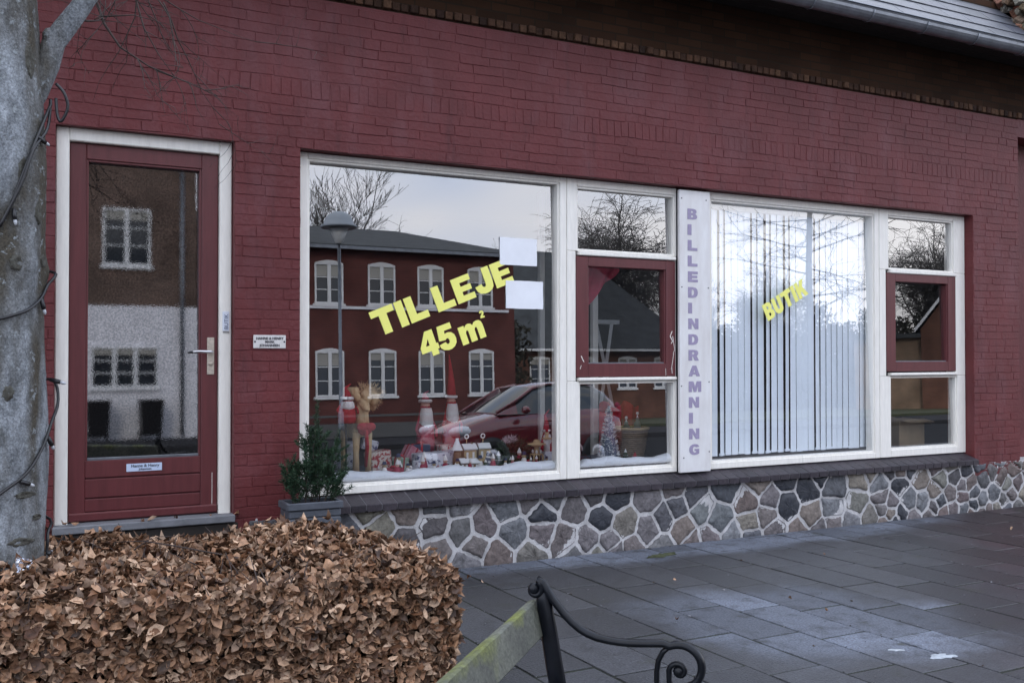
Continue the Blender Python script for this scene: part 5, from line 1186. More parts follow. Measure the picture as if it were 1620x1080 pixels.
mt = thing('mini_tree', 'tiny green snow tipped tree among the small figures of the display', 'ornament', (2.70, .42, SH), group='tiny trees in the window display')
q = MB(); q.lathe([(.016, 0), (.016, .008), (.004, .008), (.004, .016), (.026, .016), (.012, .04), (.02, .04), (.0, .085)], n=10); q.build('foliage', M['green'], mt); q = MB(); q.lathe([(.0125, .062), (.0, .088)], n=10); q.lathe([(.021, .039), (.014, .047)], n=10); q.build('snow', M['beard'], mt)
for x_, y_, s_ in ((2.80, .55, 1.1), (3.10, .30, .8), (3.36, .32, .9), (3.50, .38, 1.5), (3.58, .33, 1.0), (3.12, .50, 1.4), (3.74, .30, .9), (4.66, .36, 1.1)): dup(mt, (x_, y_, SH), 0, s_)
mf = thing('mini_figure', 'tiny painted Christmas figure in the row along the front of the display', 'figurine', (2.52, .36, SH), group='tiny painted figures in the window display')
q = MB(); q.lathe([(0, 0), (.013, 0), (.015, .012), (.009, .034), (.0, .036)], n=10); q.build('body', M['redpl'], mf); q = MB(); q.ball((0, 0, .042), .009, 8); q.build('head', M['skin'], mf); q = MB(); q.lathe([(.010, .046), (.006, .058), (.0, .070)], n=8); q.build('hat', M['beard'], mf)
mf2 = thing('mini_figure', 'tiny white and dark Christmas figure in the row along the front of the display', 'figurine', (2.66, .33, SH), group='tiny white figures in the window display')
q = MB(); q.lathe([(0, 0), (.014, 0), (.016, .014), (.008, .036), (.0, .04)], n=10); q.build('body', M['beard'], mf2); q = MB(); q.ball((0, 0, .045), .010, 8); q.build('head', M['lwood'], mf2); q = MB(); q.lathe([(.016, .050), (.009, .051), (.008, .062), (0, .063)], n=8); q.build('hat', M['navy'], mf2)
for i in range(15):
    dup(mf if i % 2 else mf2, (2.56+.095*i+g.uniform(-.02, .02), g.uniform(.29, .36), SH), g.uniform(-.6, .6), g.uniform(1.1, 1.9))
for i in range(6):
    dup(mf if i % 2 else mf2, (2.75+.20*i+g.uniform(-.04, .04), g.uniform(.44, .50), SH+.01), g.uniform(-.6, .6), g.uniform(1.5, 2.2))
ordw = ['first', 'second', 'third', 'fourth', 'fifth', 'sixth', 'seventh', 'eighth', 'ninth', 'tenth', 'eleventh', 'twelfth', 'thirteenth', 'fourteenth', 'fifteenth']
for grp, txt in (('tiny trees in the window display', '{} tiny snow tipped tree from the left in the window display'), ('tiny painted figures in the window display', '{} tiny red figure from the left in the window display'), ('tiny white figures in the window display', '{} tiny white figure with a dark hat from the left in the display')):
    for i, o in enumerate(sorted([o for o in col.objects if o.get('group') == grp and o.parent is None], key=lambda o: o.location.x)): o['label'] = txt.format(ordw[i])
# narrow window: cone tree, basket
t = thing('cone_tree', 'silvery white cone shaped Christmas tree in the narrow window', 'ornament', (4.49, .35, SH))
q = MB(); q.lathe([(0, 0), (.082, .0), (.078, .02), (.003, .45), (0, .455)], n=16); q.build('core', mat('tree_core', (.10, .12, .17), .6), t)
q = MB(); g = random.Random(9)
for i in range(900):
    h_ = g.random()**1.4; a = g.uniform(0, 6.283); r_ = .082*(1-h_)+.002; p = Vector((r_*math.cos(a), r_*math.sin(a), h_*.445)); d = Vector((math.cos(a)*.6, math.sin(a)*.6, g.uniform(-.2, .6)))+Vector((g.gauss(0, .4), g.gauss(0, .4), 0)); s_ = Vector((-math.sin(a), math.cos(a), g.uniform(-1, 1)))*.004; e = p+d.normalized()*.022
    q.add([p-s_, p+s_, e+s_*.5, e-s_*.5], [(0, 1, 2, 3)])
q.build('bristles', M['snowroof'], t)
t = thing('wicker_basket', 'round wicker basket with two silver trees in the narrow window', 'basket', (4.88, .60, SH))
q = MB(); n = 20
for j in range(14): z_ = .005+.017*j; r_ = .105+.04*j/13; q.tube([(r_*(1+.012*(-1)**(k_+j))*math.cos(2*math.pi*k_/n), r_*(1+.012*(-1)**(k_+j))*math.sin(2*math.pi*k_/n), z_) for k_ in range(n+1)], .009, 6, cap=False)
q.build('weave', M['basket'], t); q = MB(); q.lathe([(0, 0), (.10, 0), (.12, .2), (0, .2)], n=16); q.build('lining', M['houseb'], t); q = MB(); q.tube([(.15*math.cos(2*math.pi*k_/24), .15*math.sin(2*math.pi*k_/24), .243) for k_ in range(25)], .012, 8, cap=False); q.build('rim', M['lwood'], t)
for x_, h_, lab in ((4.82, .12, 'smaller silver tree standing in the wicker basket'), (4.935, .155, 'taller silver tree standing in the wicker basket')):
    tt = thing('silver_tree', lab, 'ornament', (x_, .58, SH+.20)); q = MB(); q.lathe([(0, 0), (.045, 0), (.045, .01), (.025, h_*.4), (.032, h_*.4), (.012, h_*.75), (.018, h_*.75), (.0, h_)], n=12); q.build('branches', M['silver'], tt); q = MB(); q.ball((0, 0, h_+.012), .014, 8); q.build('star', M['snowroof'], tt)
q = MB(); g = random.Random(2); vs = []; fs = []
for i in range(25):
    for j in range(9): x_ = 4.70+.42*i/24; vs.append((x_, .82+.02*math.sin(i*.9), .66+.42*j/8+.03*math.sin(i*.5)*(j/8)))
for i in range(24):
    for j in range(8): fs.append((i*9+j, i*9+j+1, (i+1)*9+j+1, (i+1)*9+j))
q.add(vs, fs, smooth=True); tag(q.build('red_cloth', M['red']), 'red cloth draped behind the wicker basket', 'cloth')
t = thing('red_paper_cone', 'tiny red paper cone on the cotton in front of the basket', 'ornament', (4.74, .34, SH+.01)); q = MB(); q.lathe([(0, 0), (.026, 0), (.004, .055), (0, .057)], n=12); q.build('cone', M['red'], t)
bush('red_berries', 'bunch of red berries and twigs left of the cone tree', 'berries', (4.27, .38, SH+.02), .05, 160, M['red'], (1.5, .8, .7), L=.012, seed=7)
# red cloth in the casement, easel
q = MB(); vs = []; fs = []; n = 18
for i in range(n+1):
    for j in range(13):
        u = i/n; v = j/12; x_ = 4.13+.44*u; zt = 2.24; zl_ = 1.76+.44*u+.02*math.sin(u*12); z_ = zt+(zl_-zt)*v; vs.append((x_, .30+.02*math.sin(u*14+v*3)+.03*v, z_))
for i in range(n):
    for j in range(12): fs.append((i*13+j, i*13+j+1, (i+1)*13+j+1, (i+1)*13+j))
q.add(vs, fs, smooth=True); tag(q.build('red_valance', M['redpl']), 'folded dark red cloth hanging in the top corner of the red casement', 'cloth')
t = thing('folding_easel', 'pale wooden trestle easel standing inside behind the narrow window', 'easel', (5.05, 1.2, .55)); M['pale'] = mat('pale_timber', (.62, .62, .62), .6, var=.1, vscale=9)
for a, b_ in (((-.12-.07, 0, 1.50), (.02+.14, 0, 0)), ((.06-.02, .0, 1.26), (-.10, .05, .2)), ((.28-.1, 0, 1.26), (.36, .05, .2)), ((.36, 0, 1.26), (.26-.1, .05, .2))):
    q = MB(); q.tube([a, b_], .028, 4, flat=.6, smooth=False); q.build('leg', M['pale'], t)
q = MB(); q.bbox(-.13, .42, -.02, .02, 1.24, 1.28, .003); q.build('crossbar', M['pale'], t)
# cardboard box in the right window
t = thing('cardboard_box', 'open brown cardboard box behind the lowest pane of the right window', 'box', (8.16, .58, .61)); q = MB(); M['card'] = mat('cardboard', (.30, .22, .13), .8, var=.12, vscale=8)
q.bbox(-.20, .16, -.14, .14, 0, .26, .003); q.build('carton', M['card'], t)
for k_, (a0, a1, b0, b1, r_) in enumerate(((-.20, .16, -.26, -.14, 0), (-.20, .16, .14, .26, 0), (.16, .27, -.14, .14, 1))):
    q = MB(); q.add([(a0, b0, .24 if not r_ else .262), (a1, b0, .24 if not r_ else .21), (a1, b1, .262 if not r_ else .21), (a0, b1, .262)], [(0, 1, 2, 3)]); q.add([(a0, b0, .244 if not r_ else .266), (a1, b0, .244 if not r_ else .214), (a1, b1, .266 if not r_ else .214), (a0, b1, .266)], [(0, 1, 2, 3)]); q.build('flap', M['card'], t)
#PART5
# ------------------------------------------------------------------ the other side of the street (seen in the glass)
M['hbrick'] = brickmat('red_house_brick', (.125, .042, .036), (.10, .036, .032), (.12, .06, .05), scale=1)
M['obrick'] = brickmat('orange_house_brick', (.16, .075, .048), (.13, .06, .042), (.14, .09, .07), scale=1)
M['bbrick'] = brickmat('brown_house_brick', (.15, .10, .08), (.11, .075, .062), (.16, .13, .11), scale=1)
M['hroof'] = mat('dark_roofing', (.045, .05, .052), .8, var=.35, vscale=3, bump=.5, bscale=20); M['hwhite'] = mat('house_white', (.72, .73, .74), .6, var=.05, vscale=3)
M['render'] = mat('white_render', (.74, .74, .78), .8, var=.06, vscale=2, bump=.3, bscale=30); M['pane_dark'] = mat('dark_pane', (.02, .024, .03), .1, spec=.6); M['plinth'] = mat('grey_plinth', (.10, .10, .10), .8)
M['curtain'] = mat('net_curtain', (.35, .34, .31), .9)
def house_window(parent, x0, x1, z0, z1, yf, arch=True, rows=3, cols=2, sill=True):
    """frame with casements and glazing bars, at a wall facing +y (towards the shop); yf is the wall face"""
    yf -= .03; q = MB(); f = .055; y0, y1 = yf+.002, yf+.06
    q.box(x0, x0+f, y0, y1, z0, z1); q.box(x1-f, x1, y0, y1, z0, z1); q.box(x0+f, x1-f, y0, y1-.001, z0, z0+f); q.box(x0+f, x1-f, y0, y1-.001, z1-f, z1)
    if arch:
        n = 10; w_ = x1-x0; poly = [(x0+w_*i/n, z1+.10*math.sin(math.pi*i/n)) for i in range(n+1)]; poly = [(x0, z1-.02)]+poly+[(x1, z1-.02)]; q.prism(poly, y0+.003, y1+.002)
    cw = (x1-x0-2*f)/cols
    for c in range(1, cols): xx = x0+f+cw*c; q.box(xx-.055, xx+.055, y0, y1+.008, z0+f, z1-f)
    for c in range(cols):
        a = x0+f+cw*c+(.055 if c else 0); b_ = x0+f+cw*(c+1)-(.055 if c < cols-1 else 0)
        for r_ in range(1, rows): zz = z0+f+(z1-z0-2*f)*r_/rows; q.box(a, b_, y0+.01, y1-.012, zz-.014, zz+.014)
    if sill: q.box(x0-.06, x1+.06, yf-.02, yf+.09, z0-.09, z0-.005)
    W = q.build('window', M['hwhite'], parent)
    q = MB(); q.box(x0+f, x1-f, y0-.001, y0+.005, z0+f, z1-f); q.build('pane', M['pane_dark'], W)
    q = MB(); g = random.Random(int(x0*37+z0*11)); 
    hh = (z1-z0)*(.16 if g.random() < .6 else .28); q.box(x0+f, x1-f, y0+.006, y0+.009, z1-f-hh, z1-f); q.build('curtain', M['curtain'], W)
    return W
def gable_roof(mb, x0, x1, yf, yb, ze, zr, ov=.35, hip=(0, 0), th=.12):
    ym = (yf+yb)/2
    A = [(x0-ov, yf+ov, ze), (x1+ov, yf+ov, ze), (x1+ov-hip[1], ym, zr), (x0-ov+hip[0], ym, zr), (x1+ov, yb-ov, ze), (x0-ov, yb-ov, ze)]
    B = [(a, b_, c-th) for a, b_, c in A]
    mb.add(A+B, [(0, 1, 2, 3), (3, 2, 4, 5), (0, 3, 5), (1, 4, 2), (6, 7, 8, 9), (9, 8, 10, 11), (0, 1, 7, 6), (4, 5, 11, 10), (1, 4, 10, 7), (5, 0, 6, 11)])
# two-storey red brick house
h1 = thing('brick_house', 'two storey red brick house with white arched windows reflected in the left window', 'house', (0, 0, 0))
q = MB(); q.box(6.3, 16.45, -32, -24.0, -.1, 6.0); q.build('wall', M['hbrick'], h1)
q = MB(); q.box(6.28, 16.47, -32.02, -23.97, -.12, .35); q.build('plinth', M['plinth'], h1)
q = MB(); gable_roof(q, 6.3, 16.45, -24, -32, 6.06, 7.35, .35, (0, 3.2)); rf_ = q.build('roof', M['hroof'], h1)
q = MB(); q.box(8.0, 8.7, -28.4, -27.8, 6.9, 8.3); q.build('chimney', M['hbrick'], rf_)
q = MB(); q.box(5.9, 16.9, -23.64, -23.52, 5.90, 6.0); q.build('gutter', M['zinc'], h1)
q = MB(); q.box(6.3, 16.2, -24.0, -23.93, 4.02, 4.11); q.build('sill_band', M['render'], h1)
for xc in (7.95, 9.75, 11.53, 13.27, 15.12):
    house_window(h1, xc-.47, xc+.47, 4.18, 5.48, -24+.03); house_window(h1, xc-.47, xc+.47, 1.22, 2.66, -24+.03)
q = MB(); q.box(6.32, 16.43, -24.02, -23.985, .55, .62); q.build('stone_course', M['plinth'], h1)
# brown and white corner house
h2 = thing('rendered_house', 'house with white rendered ground floor and brown brick above reflected in the door', 'house', (0, 0, 0))
q = MB(); q.box(-6, 5.30, -31, -22.0, 3.55, 8.2); q.build('upper_wall', M['bbrick'], h2); q = MB(); q.box(-6, 5.32, -31, -21.97, -.12, 3.55); q.build('lower_wall', M['render'], h2)
q = MB(); gable_roof(q, -6, 5.3, -22, -31, 8.2, 12, .4); q.build('roof', M['hroof'], h2)
house_window(h2, 2.83, 4.05, 4.65, 6.2, -21.97, False, 3, 2); house_window(h2, 2.54, 4.25, 1.35, 2.45, -21.94, False, 3, 3)
house_window(h2, -.8, .5, 4.65, 6.2, -21.97, False, 3, 2); house_window(h2, -.9, .9, 1.35, 2.45, -21.94, False, 3, 3)
q = MB(); q.tube([(4.87, -21.88, 0), (4.87, -21.88, 8.0)], .05, 8); q.build('downpipe', M['zinc'], h2)
def bin_(x, lab):
    t = thing('wheelie_bin', lab, 'bin', (x, -21.4, -.03), 0)
    q = MB(); q.add([(-.24, -.26, .1), (.24, -.26, .1), (.24, .26, .1), (-.24, .26, .1), (-.29, -.34, .98), (.29, -.34, .98), (.29, .32, .98), (-.29, .32, .98)], [(0, 1, 2, 3), (4, 5, 6, 7), (0, 1, 5, 4), (1, 2, 6, 5), (2, 3, 7, 6), (3, 0, 4, 7)]); q.build('body', M['rubber'], t)
    q = MB(); q.bbox(-.31, .31, -.36, .36, .985, 1.05, .02); q.build('lid', M['rubber'], t)
    for s_ in (-1, 1): q = MB(); q.tube([(s_*.22, -.28, .1), (s_*.28, -.28, .1)], .1, 12); q.build('wheel', M['rubber'], t)
bin_(2.66, 'dark wheelie bin left of the pale gap under the rendered house window'); bin_(3.98, 'dark wheelie bin right of the pale gap under the rendered house window')
# long low house with a high dark roof
h3 = thing('long_house', 'long low orange brick house with a tall dark roof reflected in the narrow window', 'house', (0, 0, 0))
q = MB(); q.box(19.4, 29.6, -41, -31.0, -.12, 3.1); q.build('wall', M['obrick'], h3)
q = MB(); gable_roof(q, 19.4, 29.6, -31, -41, 3.15, 8.2, .4, (0, 3.5)); q.build('roof', M['hroof'], h3)
q = MB(); q.box(19.0, 30.0, -30.6, -30.48, 3.0, 3.1); q.build('gutter', M['hwhite'], h3)
for xc in (21.4, 23.7, 26.0, 28.0): house_window(h3, xc-.5, xc+.5, 1.35, 2.7, -30.97, True)
# gabled brick house to the right
h4 = thing('gabled_house', 'brick house with a white edged steep gable and tan wing in the right casement', 'house', (44.0, -30, 0), R(50))
q = MB(); q.box(.2, 6.2, -8, 0, -.12, 4.2); q.prism([(.2, 4.2), (6.2, 4.2), (3.2, 8.1)], -8, 0); q.build('wall', M['obrick'], h4)
M['tan'] = brickmat('tan_brick', (.26, .17, .11), (.22, .15, .10), (.24, .19, .14))
q = MB(); q.box(-3.2, .2, -6, -.3, -.12, 3.75); q.build('wing', M['tan'], h4)
q = MB(); q.box(-3.6, .19, -6.4, .1, 3.75, 3.98); q.build('wing_roof', M['hroof'], h4)
for s_ in (-1, 1):
    q = MB(); a, b_ = (3.2+s_*3.3, 4.0), (3.2, 8.2); q.add([(a[0], .3, a[1]), (b_[0], .3, b_[1]), (b_[0], -8.3, b_[1]), (a[0], -8.3, a[1]), (a[0], .3, a[1]+.22), (b_[0], .3, b_[1]+.22), (b_[0], -8.3, b_[1]+.22), (a[0], -8.3, a[1]+.22)], [(0, 1, 2, 3), (4, 5, 6, 7), (0, 1, 5, 4), (2, 3, 7, 6), (3, 0, 4, 7)]); q.build('roof_slope', M['hroof'], h4)
    q = MB(); q.add([(a[0], y_, a[1]+z_) for y_ in (.31, .34) for z_ in (0, .22)]+[(b_[0], y_, b_[1]+z_) for y_ in (.31, .34) for z_ in (0, .22)], [(0, 1, 5, 4), (2, 3, 7, 6), (0, 2, 6, 4), (1, 3, 7, 5), (0, 1, 3, 2), (4, 5, 7, 6)]); q.build('barge_board', M['hwhite'], h4)
house_window(h4, 1.6, 2.8, 1.1, 2.5, .03, False)

# street lamp
sl_ = thing('street_lamp', 'street lamp with a wide domed shade reflected at the left of the lettered window', 'lamp', (6.55, -13.2, -.1))
q = MB(); q.tube([(0, 0, 0), (0, 0, 1.0), (0, 0, 1.02), (0, 0, 4.55)], [.06, .06, .038, .034], 12); q.build('pole', M['zinc'], sl_)
q = MB(); q.lathe([(.0, 5.18), (.10, 5.17), (.22, 5.10), (.30, 4.99), (.32, 4.90), (.38, 4.87), (.38, 4.83), (.30, 4.83), (0, 4.84)], n=24); q.build('shade', mat('lamp_shade_grey', (.30, .34, .38), .35), sl_)
q = MB(); q.lathe([(.06, 4.5), (.09, 4.55), (.20, 4.82), (0, 4.83)], n=16); q.build('diffuser', mat('lamp_diffuser', (.5, .52, .52), .3), sl_)

# red car
M['carred'] = mat('car_red', (.15, .008, .014), .22, spec=.7); sock(M['carred'].node_tree.nodes['Principled BSDF'], 'Coat Weight', 'Clearcoat').default_value = 1.0
M['carglass'] = mat('car_glass', (.02, .03, .035), .04, spec=.9); M['tyre'] = mat('tyre', (.015, .015, .015), .8); M['chrome'] = mat('alloy', (.5, .5, .52), .3, .9); M['lampglass'] = mat('headlamp_glass', (.75, .78, .82), .1, spec=.9)
car = thing('parked_car', 'small dark red hatchback parked at the kerb and reflected low in the window', 'car', (6.62, -8.66, -.16)); car.scale = (.90, 1, 1.04)
# stations along the length (front at x=0): x, half width, sill z, belt z, roof z (0 = no cabin), half roof width
st_ = [(0.0, .52, .34, .60), (.08, .68, .24, .68), (.30, .78, .20, .80), (.62, .83, .20, .90), (.95, .85, .19, .97), (1.15, .85, .19, 1.0), (1.6, .86, .19, 1.02), (2.2, .86, .19, 1.04), (2.8, .86, .20, 1.07), (3.3, .84, .22, 1.08), (3.62, .80, .26, 1.02), (3.74, .70, .36, .92)]
q = MB(); ring = []
for (x_, hw, zl, zh) in st_:
    sec = [(-hw*.72, zl), (-hw*.95, zl+.05), (-hw, (zl+zh)*.45), (-hw*.985, (zl+zh)*.62), (-hw*.90, zh-.03), (-hw*.70, zh+.015), (-hw*.3, zh+.035), (0, zh+.04)]
    sec = sec+[(-a, b_) for a, b_ in sec[-2::-1]]; ring.append([(x_, a, b_) for a, b_ in sec])
n = len(ring[0]); vs = [v for r_ in ring for v in r_]; fs = [(i*n+k_, i*n+(k_+1) % n, (i+1)*n+(k_+1) % n, (i+1)*n+k_) for i in range(len(ring)-1) for k_ in range(n)]; fs += [tuple(range(n)), tuple(range((len(ring)-1)*n, len(ring)*n))]
q.add(vs, fs, smooth=True); body = q.build('body', M['carred'], car)
cab = [(.98, .70, .98, .05), (1.35, .70, 1.20, .0), (1.75, .64, 1.42, 0), (2.1, .62, 1.48, 0), (2.6, .62, 1.495, 0), (3.1, .60, 1.45, 0), (3.42, .60, 1.32, 0), (3.66, .64, 1.04, 0)]
q = MB(); ring = []
for (x_, hw, zr, _) in cab:
    zb__ = 1.0; zr = max(zr, zb__+.012); sec = [(-.78, zb__-.01), (-(.78+(hw-.78)*.5), (zb__+zr)/2), (-hw*1.0, zr-.035), (-hw*.88, zr), (0, zr+.02)]; sec = sec+[(-a, b_) for a, b_ in sec[-2::-1]]; ring.append([(x_, a, b_) for a, b_ in sec])
n = len(ring[0]); vs = [v for r_ in ring for v in r_]; fs = []; mi = []
for i in range(len(ring)-1):
    for k_ in range(n-1):
        fs.append((i*n+k_, i*n+k_+1, (i+1)*n+k_+1, (i+1)*n+k_)); side = k_ in (0, 1, n-3, n-2)
        if side: mi.append(1 if 1 <= i <= 5 else 0)
        else: mi.append(1 if i in (0, 1) and k_ in (3, 4) else (1 if i == 6 and k_ in (3, 4) else 0))
q.add(vs, fs, smooth=True); q.mi = mi; q.add([ring[0][k_] for k_ in range(n)], [tuple(range(n))]); q.build('cabin', [M['carred'], M['carglass']], car)
for s_ in (-1, 1):
    q = MB(); q.tube([(.95, s_*.70, 1.02), (1.35, s_*.70, 1.20), (1.75, s_*.64, 1.40), (2.1, s_*.62, 1.465), (3.1, s_*.60, 1.45)], [.03, .03, .028, .02, .02], 6); q.build('pillar', M['carred'], car)
    q = MB(); q.bbox(2.28, 2.36, s_*.70-.05, s_*.70+.05, 1.0, 1.44, .01); q.build('pillar', M['rubber'], car)
    q = MB(); q.ball((1.42, s_*.95, 1.06), .1, 10, sc=(.8, 1.0, .65)); q.build('mirror', M['carred'], car)
    q = MB(); q.ball((.30, s_*.62, .74), .22, 14, sc=(1.25, .62, .42)); q.build('headlight', M['lampglass'], car)
    for x_ in (.78, 3.05):
        q = MB(); q.tube([(x_, s_*.87, .30), (x_, s_*.66, .30)], .35, 24); q.build('wheel_arch', M['rubber'], car)
        q = MB(); q.lathe([(.20, -.09), (.29, -.09), (.305, -.06), (.305, .06), (.29, .09), (.20, .09)], n=24); q.xf(Matrix.Translation((x_, s_*.82, .30)) @ Matrix.Rotation(R(90), 4, 'X')); W_ = q.build('wheel', M['tyre'], car)
        q = MB(); q.lathe([(0, -.075), (.06, -.08), (.20, -.06), (.20, .06), (.06, .08), (0, .075)], n=20); q.xf(Matrix.Translation((x_, s_*.83, .30)) @ Matrix.Rotation(R(90), 4, 'X')); q.build('rim', M['chrome'], W_)
    q = MB(); q.bbox(1.86, 2.02, s_*.868-.01, s_*.868+.01, .86, .89, .006); q.build('door_handle', M['carred'], car)
    q = MB(); q.ball((3.66, s_*.66, .98), .13, 10, sc=(.5, .8, 1.3)); q.build('tail_light', M['redpl'], car)
q = MB(); q.bbox(-.02, .06, -.40, .40, .40, .52, .02); q.build('grille', M['rubber'], car); q = MB(); q.bbox(-.03, -.018, -.26, .26, .30, .40, .003); q.build('number_plate', M['hwhite'], car)

# ------------------------------------------------------------------ bare trees opposite
M['treebark'] = mat('bare_tree_bark', (.085, .08, .075), .85, var=.3, vscale=3, bump=.6, bscale=20)
def bare_tree(name, lab, loc, h, r0, seed, spread=.55, droop=0.0, trunkfrac=.3, levels=5, nb=(4, 5), thin=.6, minr=.006):
    g = random.Random(seed); root = thing(name, lab, 'tree', loc, group=None); tr = MB(); br = MB(); cnt = [0]
    def grow(p, d, L, r, lv):
        n = 4 if lv > 1 else 5; pts = [p.copy()]; q_ = p.copy(); dd = d.copy(); k0 = levels-lv
        for i in range(n):
            dd = (dd+Vector((g.gauss(0, .13), g.gauss(0, .13), g.gauss(0, .07)+(.05 if lv > 1 else -droop)))).normalized(); q_ = q_+dd*(L/n); pts.append(q_.copy())
        tgt = tr if lv >= levels-1 else br
        tgt.tube(pts, [max(minr, r*(1-(1-thin)*i/n)) for i in range(n+1)], 8 if lv == levels else (5 if lv > 2 else 3), cap=False); cnt[0] += 1
        if lv == 0: return
        m_ = g.randint(*nb)+(1 if lv < 3 else 0)
        for k_ in range(m_):
            t_ = g.uniform(.35, 1.0) if lv < levels else g.uniform(.55, 1.0); i = min(int(t_*n), n-1); pp = pts[i].lerp(pts[i+1], t_*n-i)
            side = Vector((g.gauss(0, 1), g.gauss(0, 1), g.gauss(0, .25))).normalized(); nd = (dd*(1-spread)+side*spread+Vector((0, 0, .18-droop*2 if lv < 3 else .25))).normalized()
            grow(pp, nd, L*g.uniform(.52, .78), r*thin*g.uniform(.45, .75), lv-1)
        grow(pts[-1], (dd+Vector((g.gauss(0, .12), g.gauss(0, .12), .1))).normalized(), L*.75, r*thin, lv-1)
    grow(Vector((0, 0, 0)), Vector((0, 0, 1)), h*trunkfrac, r0, levels)
    tr.build('trunk', M['treebark'], root); br.build('branches', M['treebark'], root); return root
T1 = bare_tree('bare_tree', 'rounded bare tree behind the brick house roof, right of the lamp top', (16.0, -41, 0), 15.0, .20, 5, .42, levels=6, nb=(2, 3), minr=.009)
T2 = bare_tree('bare_tree', 'weeping bare tree filling the top pane of the narrow window reflection', (31.2, -43, 0), 16, .22, 8, .52, .08, levels=5, minr=.012)
def spire_tree(lab, loc, h, r0, seed):
    g = random.Random(seed); root = thing('bare_tree', lab, 'tree', loc); tr = MB(); br = MB()
    pts = [Vector((.05*math.sin(i*.9), .05*math.cos(i*.7), h*i/14)) for i in range(15)]; tr.tube(pts, [r0*(1-.8*i/14) for i in range(15)], 10, cap=False)
    def side(p, d, L, r, lv):
        n = 6; q_ = p.copy(); out_ = [p.copy()]; dd = d.copy()
        for i in range(n): dd = (dd+Vector((g.gauss(0, .12), g.gauss(0, .12), g.gauss(-.02, .08)))).normalized(); q_ = q_+dd*(L/n); out_.append(q_.copy())
        br.tube(out_, [max(.006, r*(1-.7*i/n)) for i in range(n+1)], 4, cap=False)
        if lv:
            for k_ in range(6 if lv > 1 else 5):
                t_ = g.uniform(.2, 1); i = min(int(t_*n), n-1); side(out_[i].lerp(out_[i+1], t_*n-i), (dd*.6+Vector((g.gauss(0, .5), g.gauss(0, .5), g.gauss(.1, .35)))).normalized(), L*g.uniform(.3, .55), r*.5, lv-1)
    for i in range(46):
        z = h*(.30+.68*i/46); a = i*2.4+g.uniform(-.4, .4); side(Vector((0, 0, z)), Vector((math.cos(a), math.sin(a), g.uniform(-.05, .45))).normalized(), (h-z*.75)*.36*g.uniform(.6, 1.1), .03, 2)
    tr.build('trunk', M['treebark'], root); br.build('branches', M['treebark'], root); return root
T3 = spire_tree('straight trunked bare tree with fine side branches mirrored over the vertical blinds', (26.75, -20.2, -.1), 13.5, .17, 13)
trees_spec = [(T1, (12.2, -38, 0), 2.0, 1.05, 'bare tree mirrored at the far left edge of the lettered window'),
  (T1, (27.6, -50, 0), 4.0, .78, 'bare tree mirrored just above the upper paper sheet'),
  (T2, (24.5, -52, 0), 1.0, .85, 'weeping bare tree mirrored left in the top pane of the narrow window'),
  (T2, (37, -46, 0), 2.4, .8, 'bare tree mirrored at the top left over the blinds'),
  (T2, (56, -40, 0), .7, .95, 'bare tree mirrored left in the top pane of the right window'),
  (T1, (62, -42, 0), 3.3, 1.15, 'bare tree mirrored right in the top pane of the right window'),
  (T3, (54, -33, 0), 1.1, 1.0, 'bare tree standing behind the gabled brick house'),
  (T1, (44, -48, 0), .4, .9, 'bare tree mirrored low over the middle of the blinds'),
  (T2, (49.5, -44, 0), 3.0, .8, 'bare tree mirrored at the right edge of the blinds'),
  (T1, (33.5, -37, 0), 5.1, .62, 'small bare tree behind the right end of the long low house')]
for src, loc, rz, s_, lab in trees_spec: dup(src, loc, rz, s_, lab)
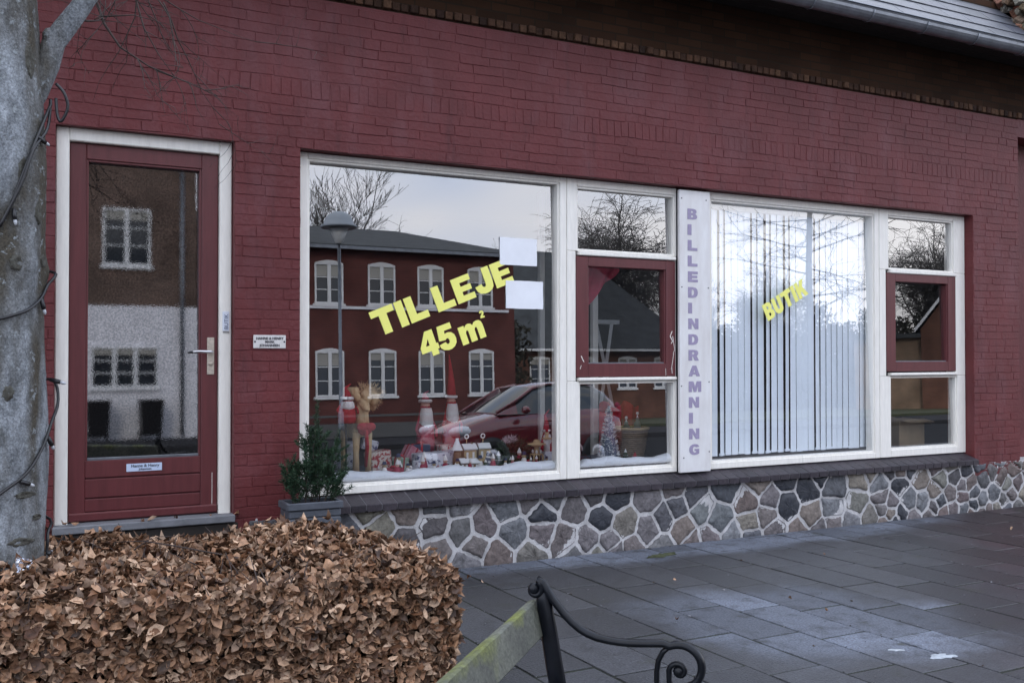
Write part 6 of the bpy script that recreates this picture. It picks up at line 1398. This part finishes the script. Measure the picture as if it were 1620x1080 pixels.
def conifer(lab, loc, h, r, seed):
    g = random.Random(seed); t = thing('conifer', lab, 'tree', loc); q = MB(); q.tube([(0, 0, 0), (0, 0, h*.95)], [.18, .02], 8); q.build('trunk', M['treebark'], t); q = MB()
    for i in range(2600):
        z = h*(.06+.94*g.random()**.8); rr_ = r*(1-z/h)**.8*(.55+.45*g.random())*(1+.2*math.sin(z*5)); a = g.uniform(0, 6.283); p = Vector((rr_*math.cos(a), rr_*math.sin(a), z))
        d = Vector((math.cos(a), math.sin(a), g.uniform(-.5, .3))).normalized(); s_ = d.cross(Vector((0, 0, 1))).normalized()*g.uniform(.08, .2)
        q.add([p-s_, p+s_, p+d*g.uniform(.25, .5)+Vector((0, 0, -.1))], [(0, 1, 2)])
    q.build('crown', M['green'], t); return t
c1 = conifer('tall dark conifer mirrored behind the gable in the right window', (60, -36, 0), 10.5, 2.6, 3)
for loc, s_, lab in (((64.5, -38, 0), 1.05, 'dark conifer mirrored furthest right in the right window'), ((36.5, -52, 0), .8, 'dark conifer mirrored low behind the long house roof'), ((56.5, -39, 0), .8, 'lower dark conifer mirrored left of the tall one'), ((69, -40, 0), 1.1, 'dark conifer at the far right end of the gardens'), ((18.0, -37, 0), .55, 'dark conifer in the gap beside the red brick house')): dup(c1, loc, s_*3, s_, lab)
def mass(name, lab, cat, x0, x1, y, h, seed, m, dens=900):
    g = random.Random(seed); q = MB(); n = int((x1-x0)*dens/10)
    for i in range(n*3):
        x_ = g.uniform(x0, x1); hh = h*(.75+.25*math.sin(x_*.7+seed)*math.sin(x_*1.9)); z = g.uniform(0, hh); p = Vector((x_, y+g.uniform(-1, 1), z)); d = Vector((g.gauss(0, 1), g.gauss(0, 1), g.gauss(.4, 1))).normalized()
        s_ = d.cross(Vector((g.gauss(0, 1), 1, 0))).normalized()*g.uniform(.05, .11); q.add([p-s_, p+s_, p+d*g.uniform(.12, .35)], [(0, 1, 2)])
    return tag(q.build(name, m), lab, cat, kind='stuff')
M['scrub'] = mat('dark_scrub', (.025, .03, .02), .9, color2=(.06, .05, .035), vscale=2)
mass('shrubbery', 'dark shrubs growing behind the houses opposite', 'shrubs', 14, 80, -58, 6.5, 3, M['scrub'], 420)
mass('shrubbery', 'dark ivy covered shrubs in the gap beside the red brick house', 'shrubs', 16.9, 19.2, -28.5, 4.6, 5, M['scrub'], 2600)
mass('shrubbery', 'tall dark garden thicket between the long house and the gabled house', 'shrubs', 30.6, 56, -37, 6.4, 9, M['scrub'], 6500)
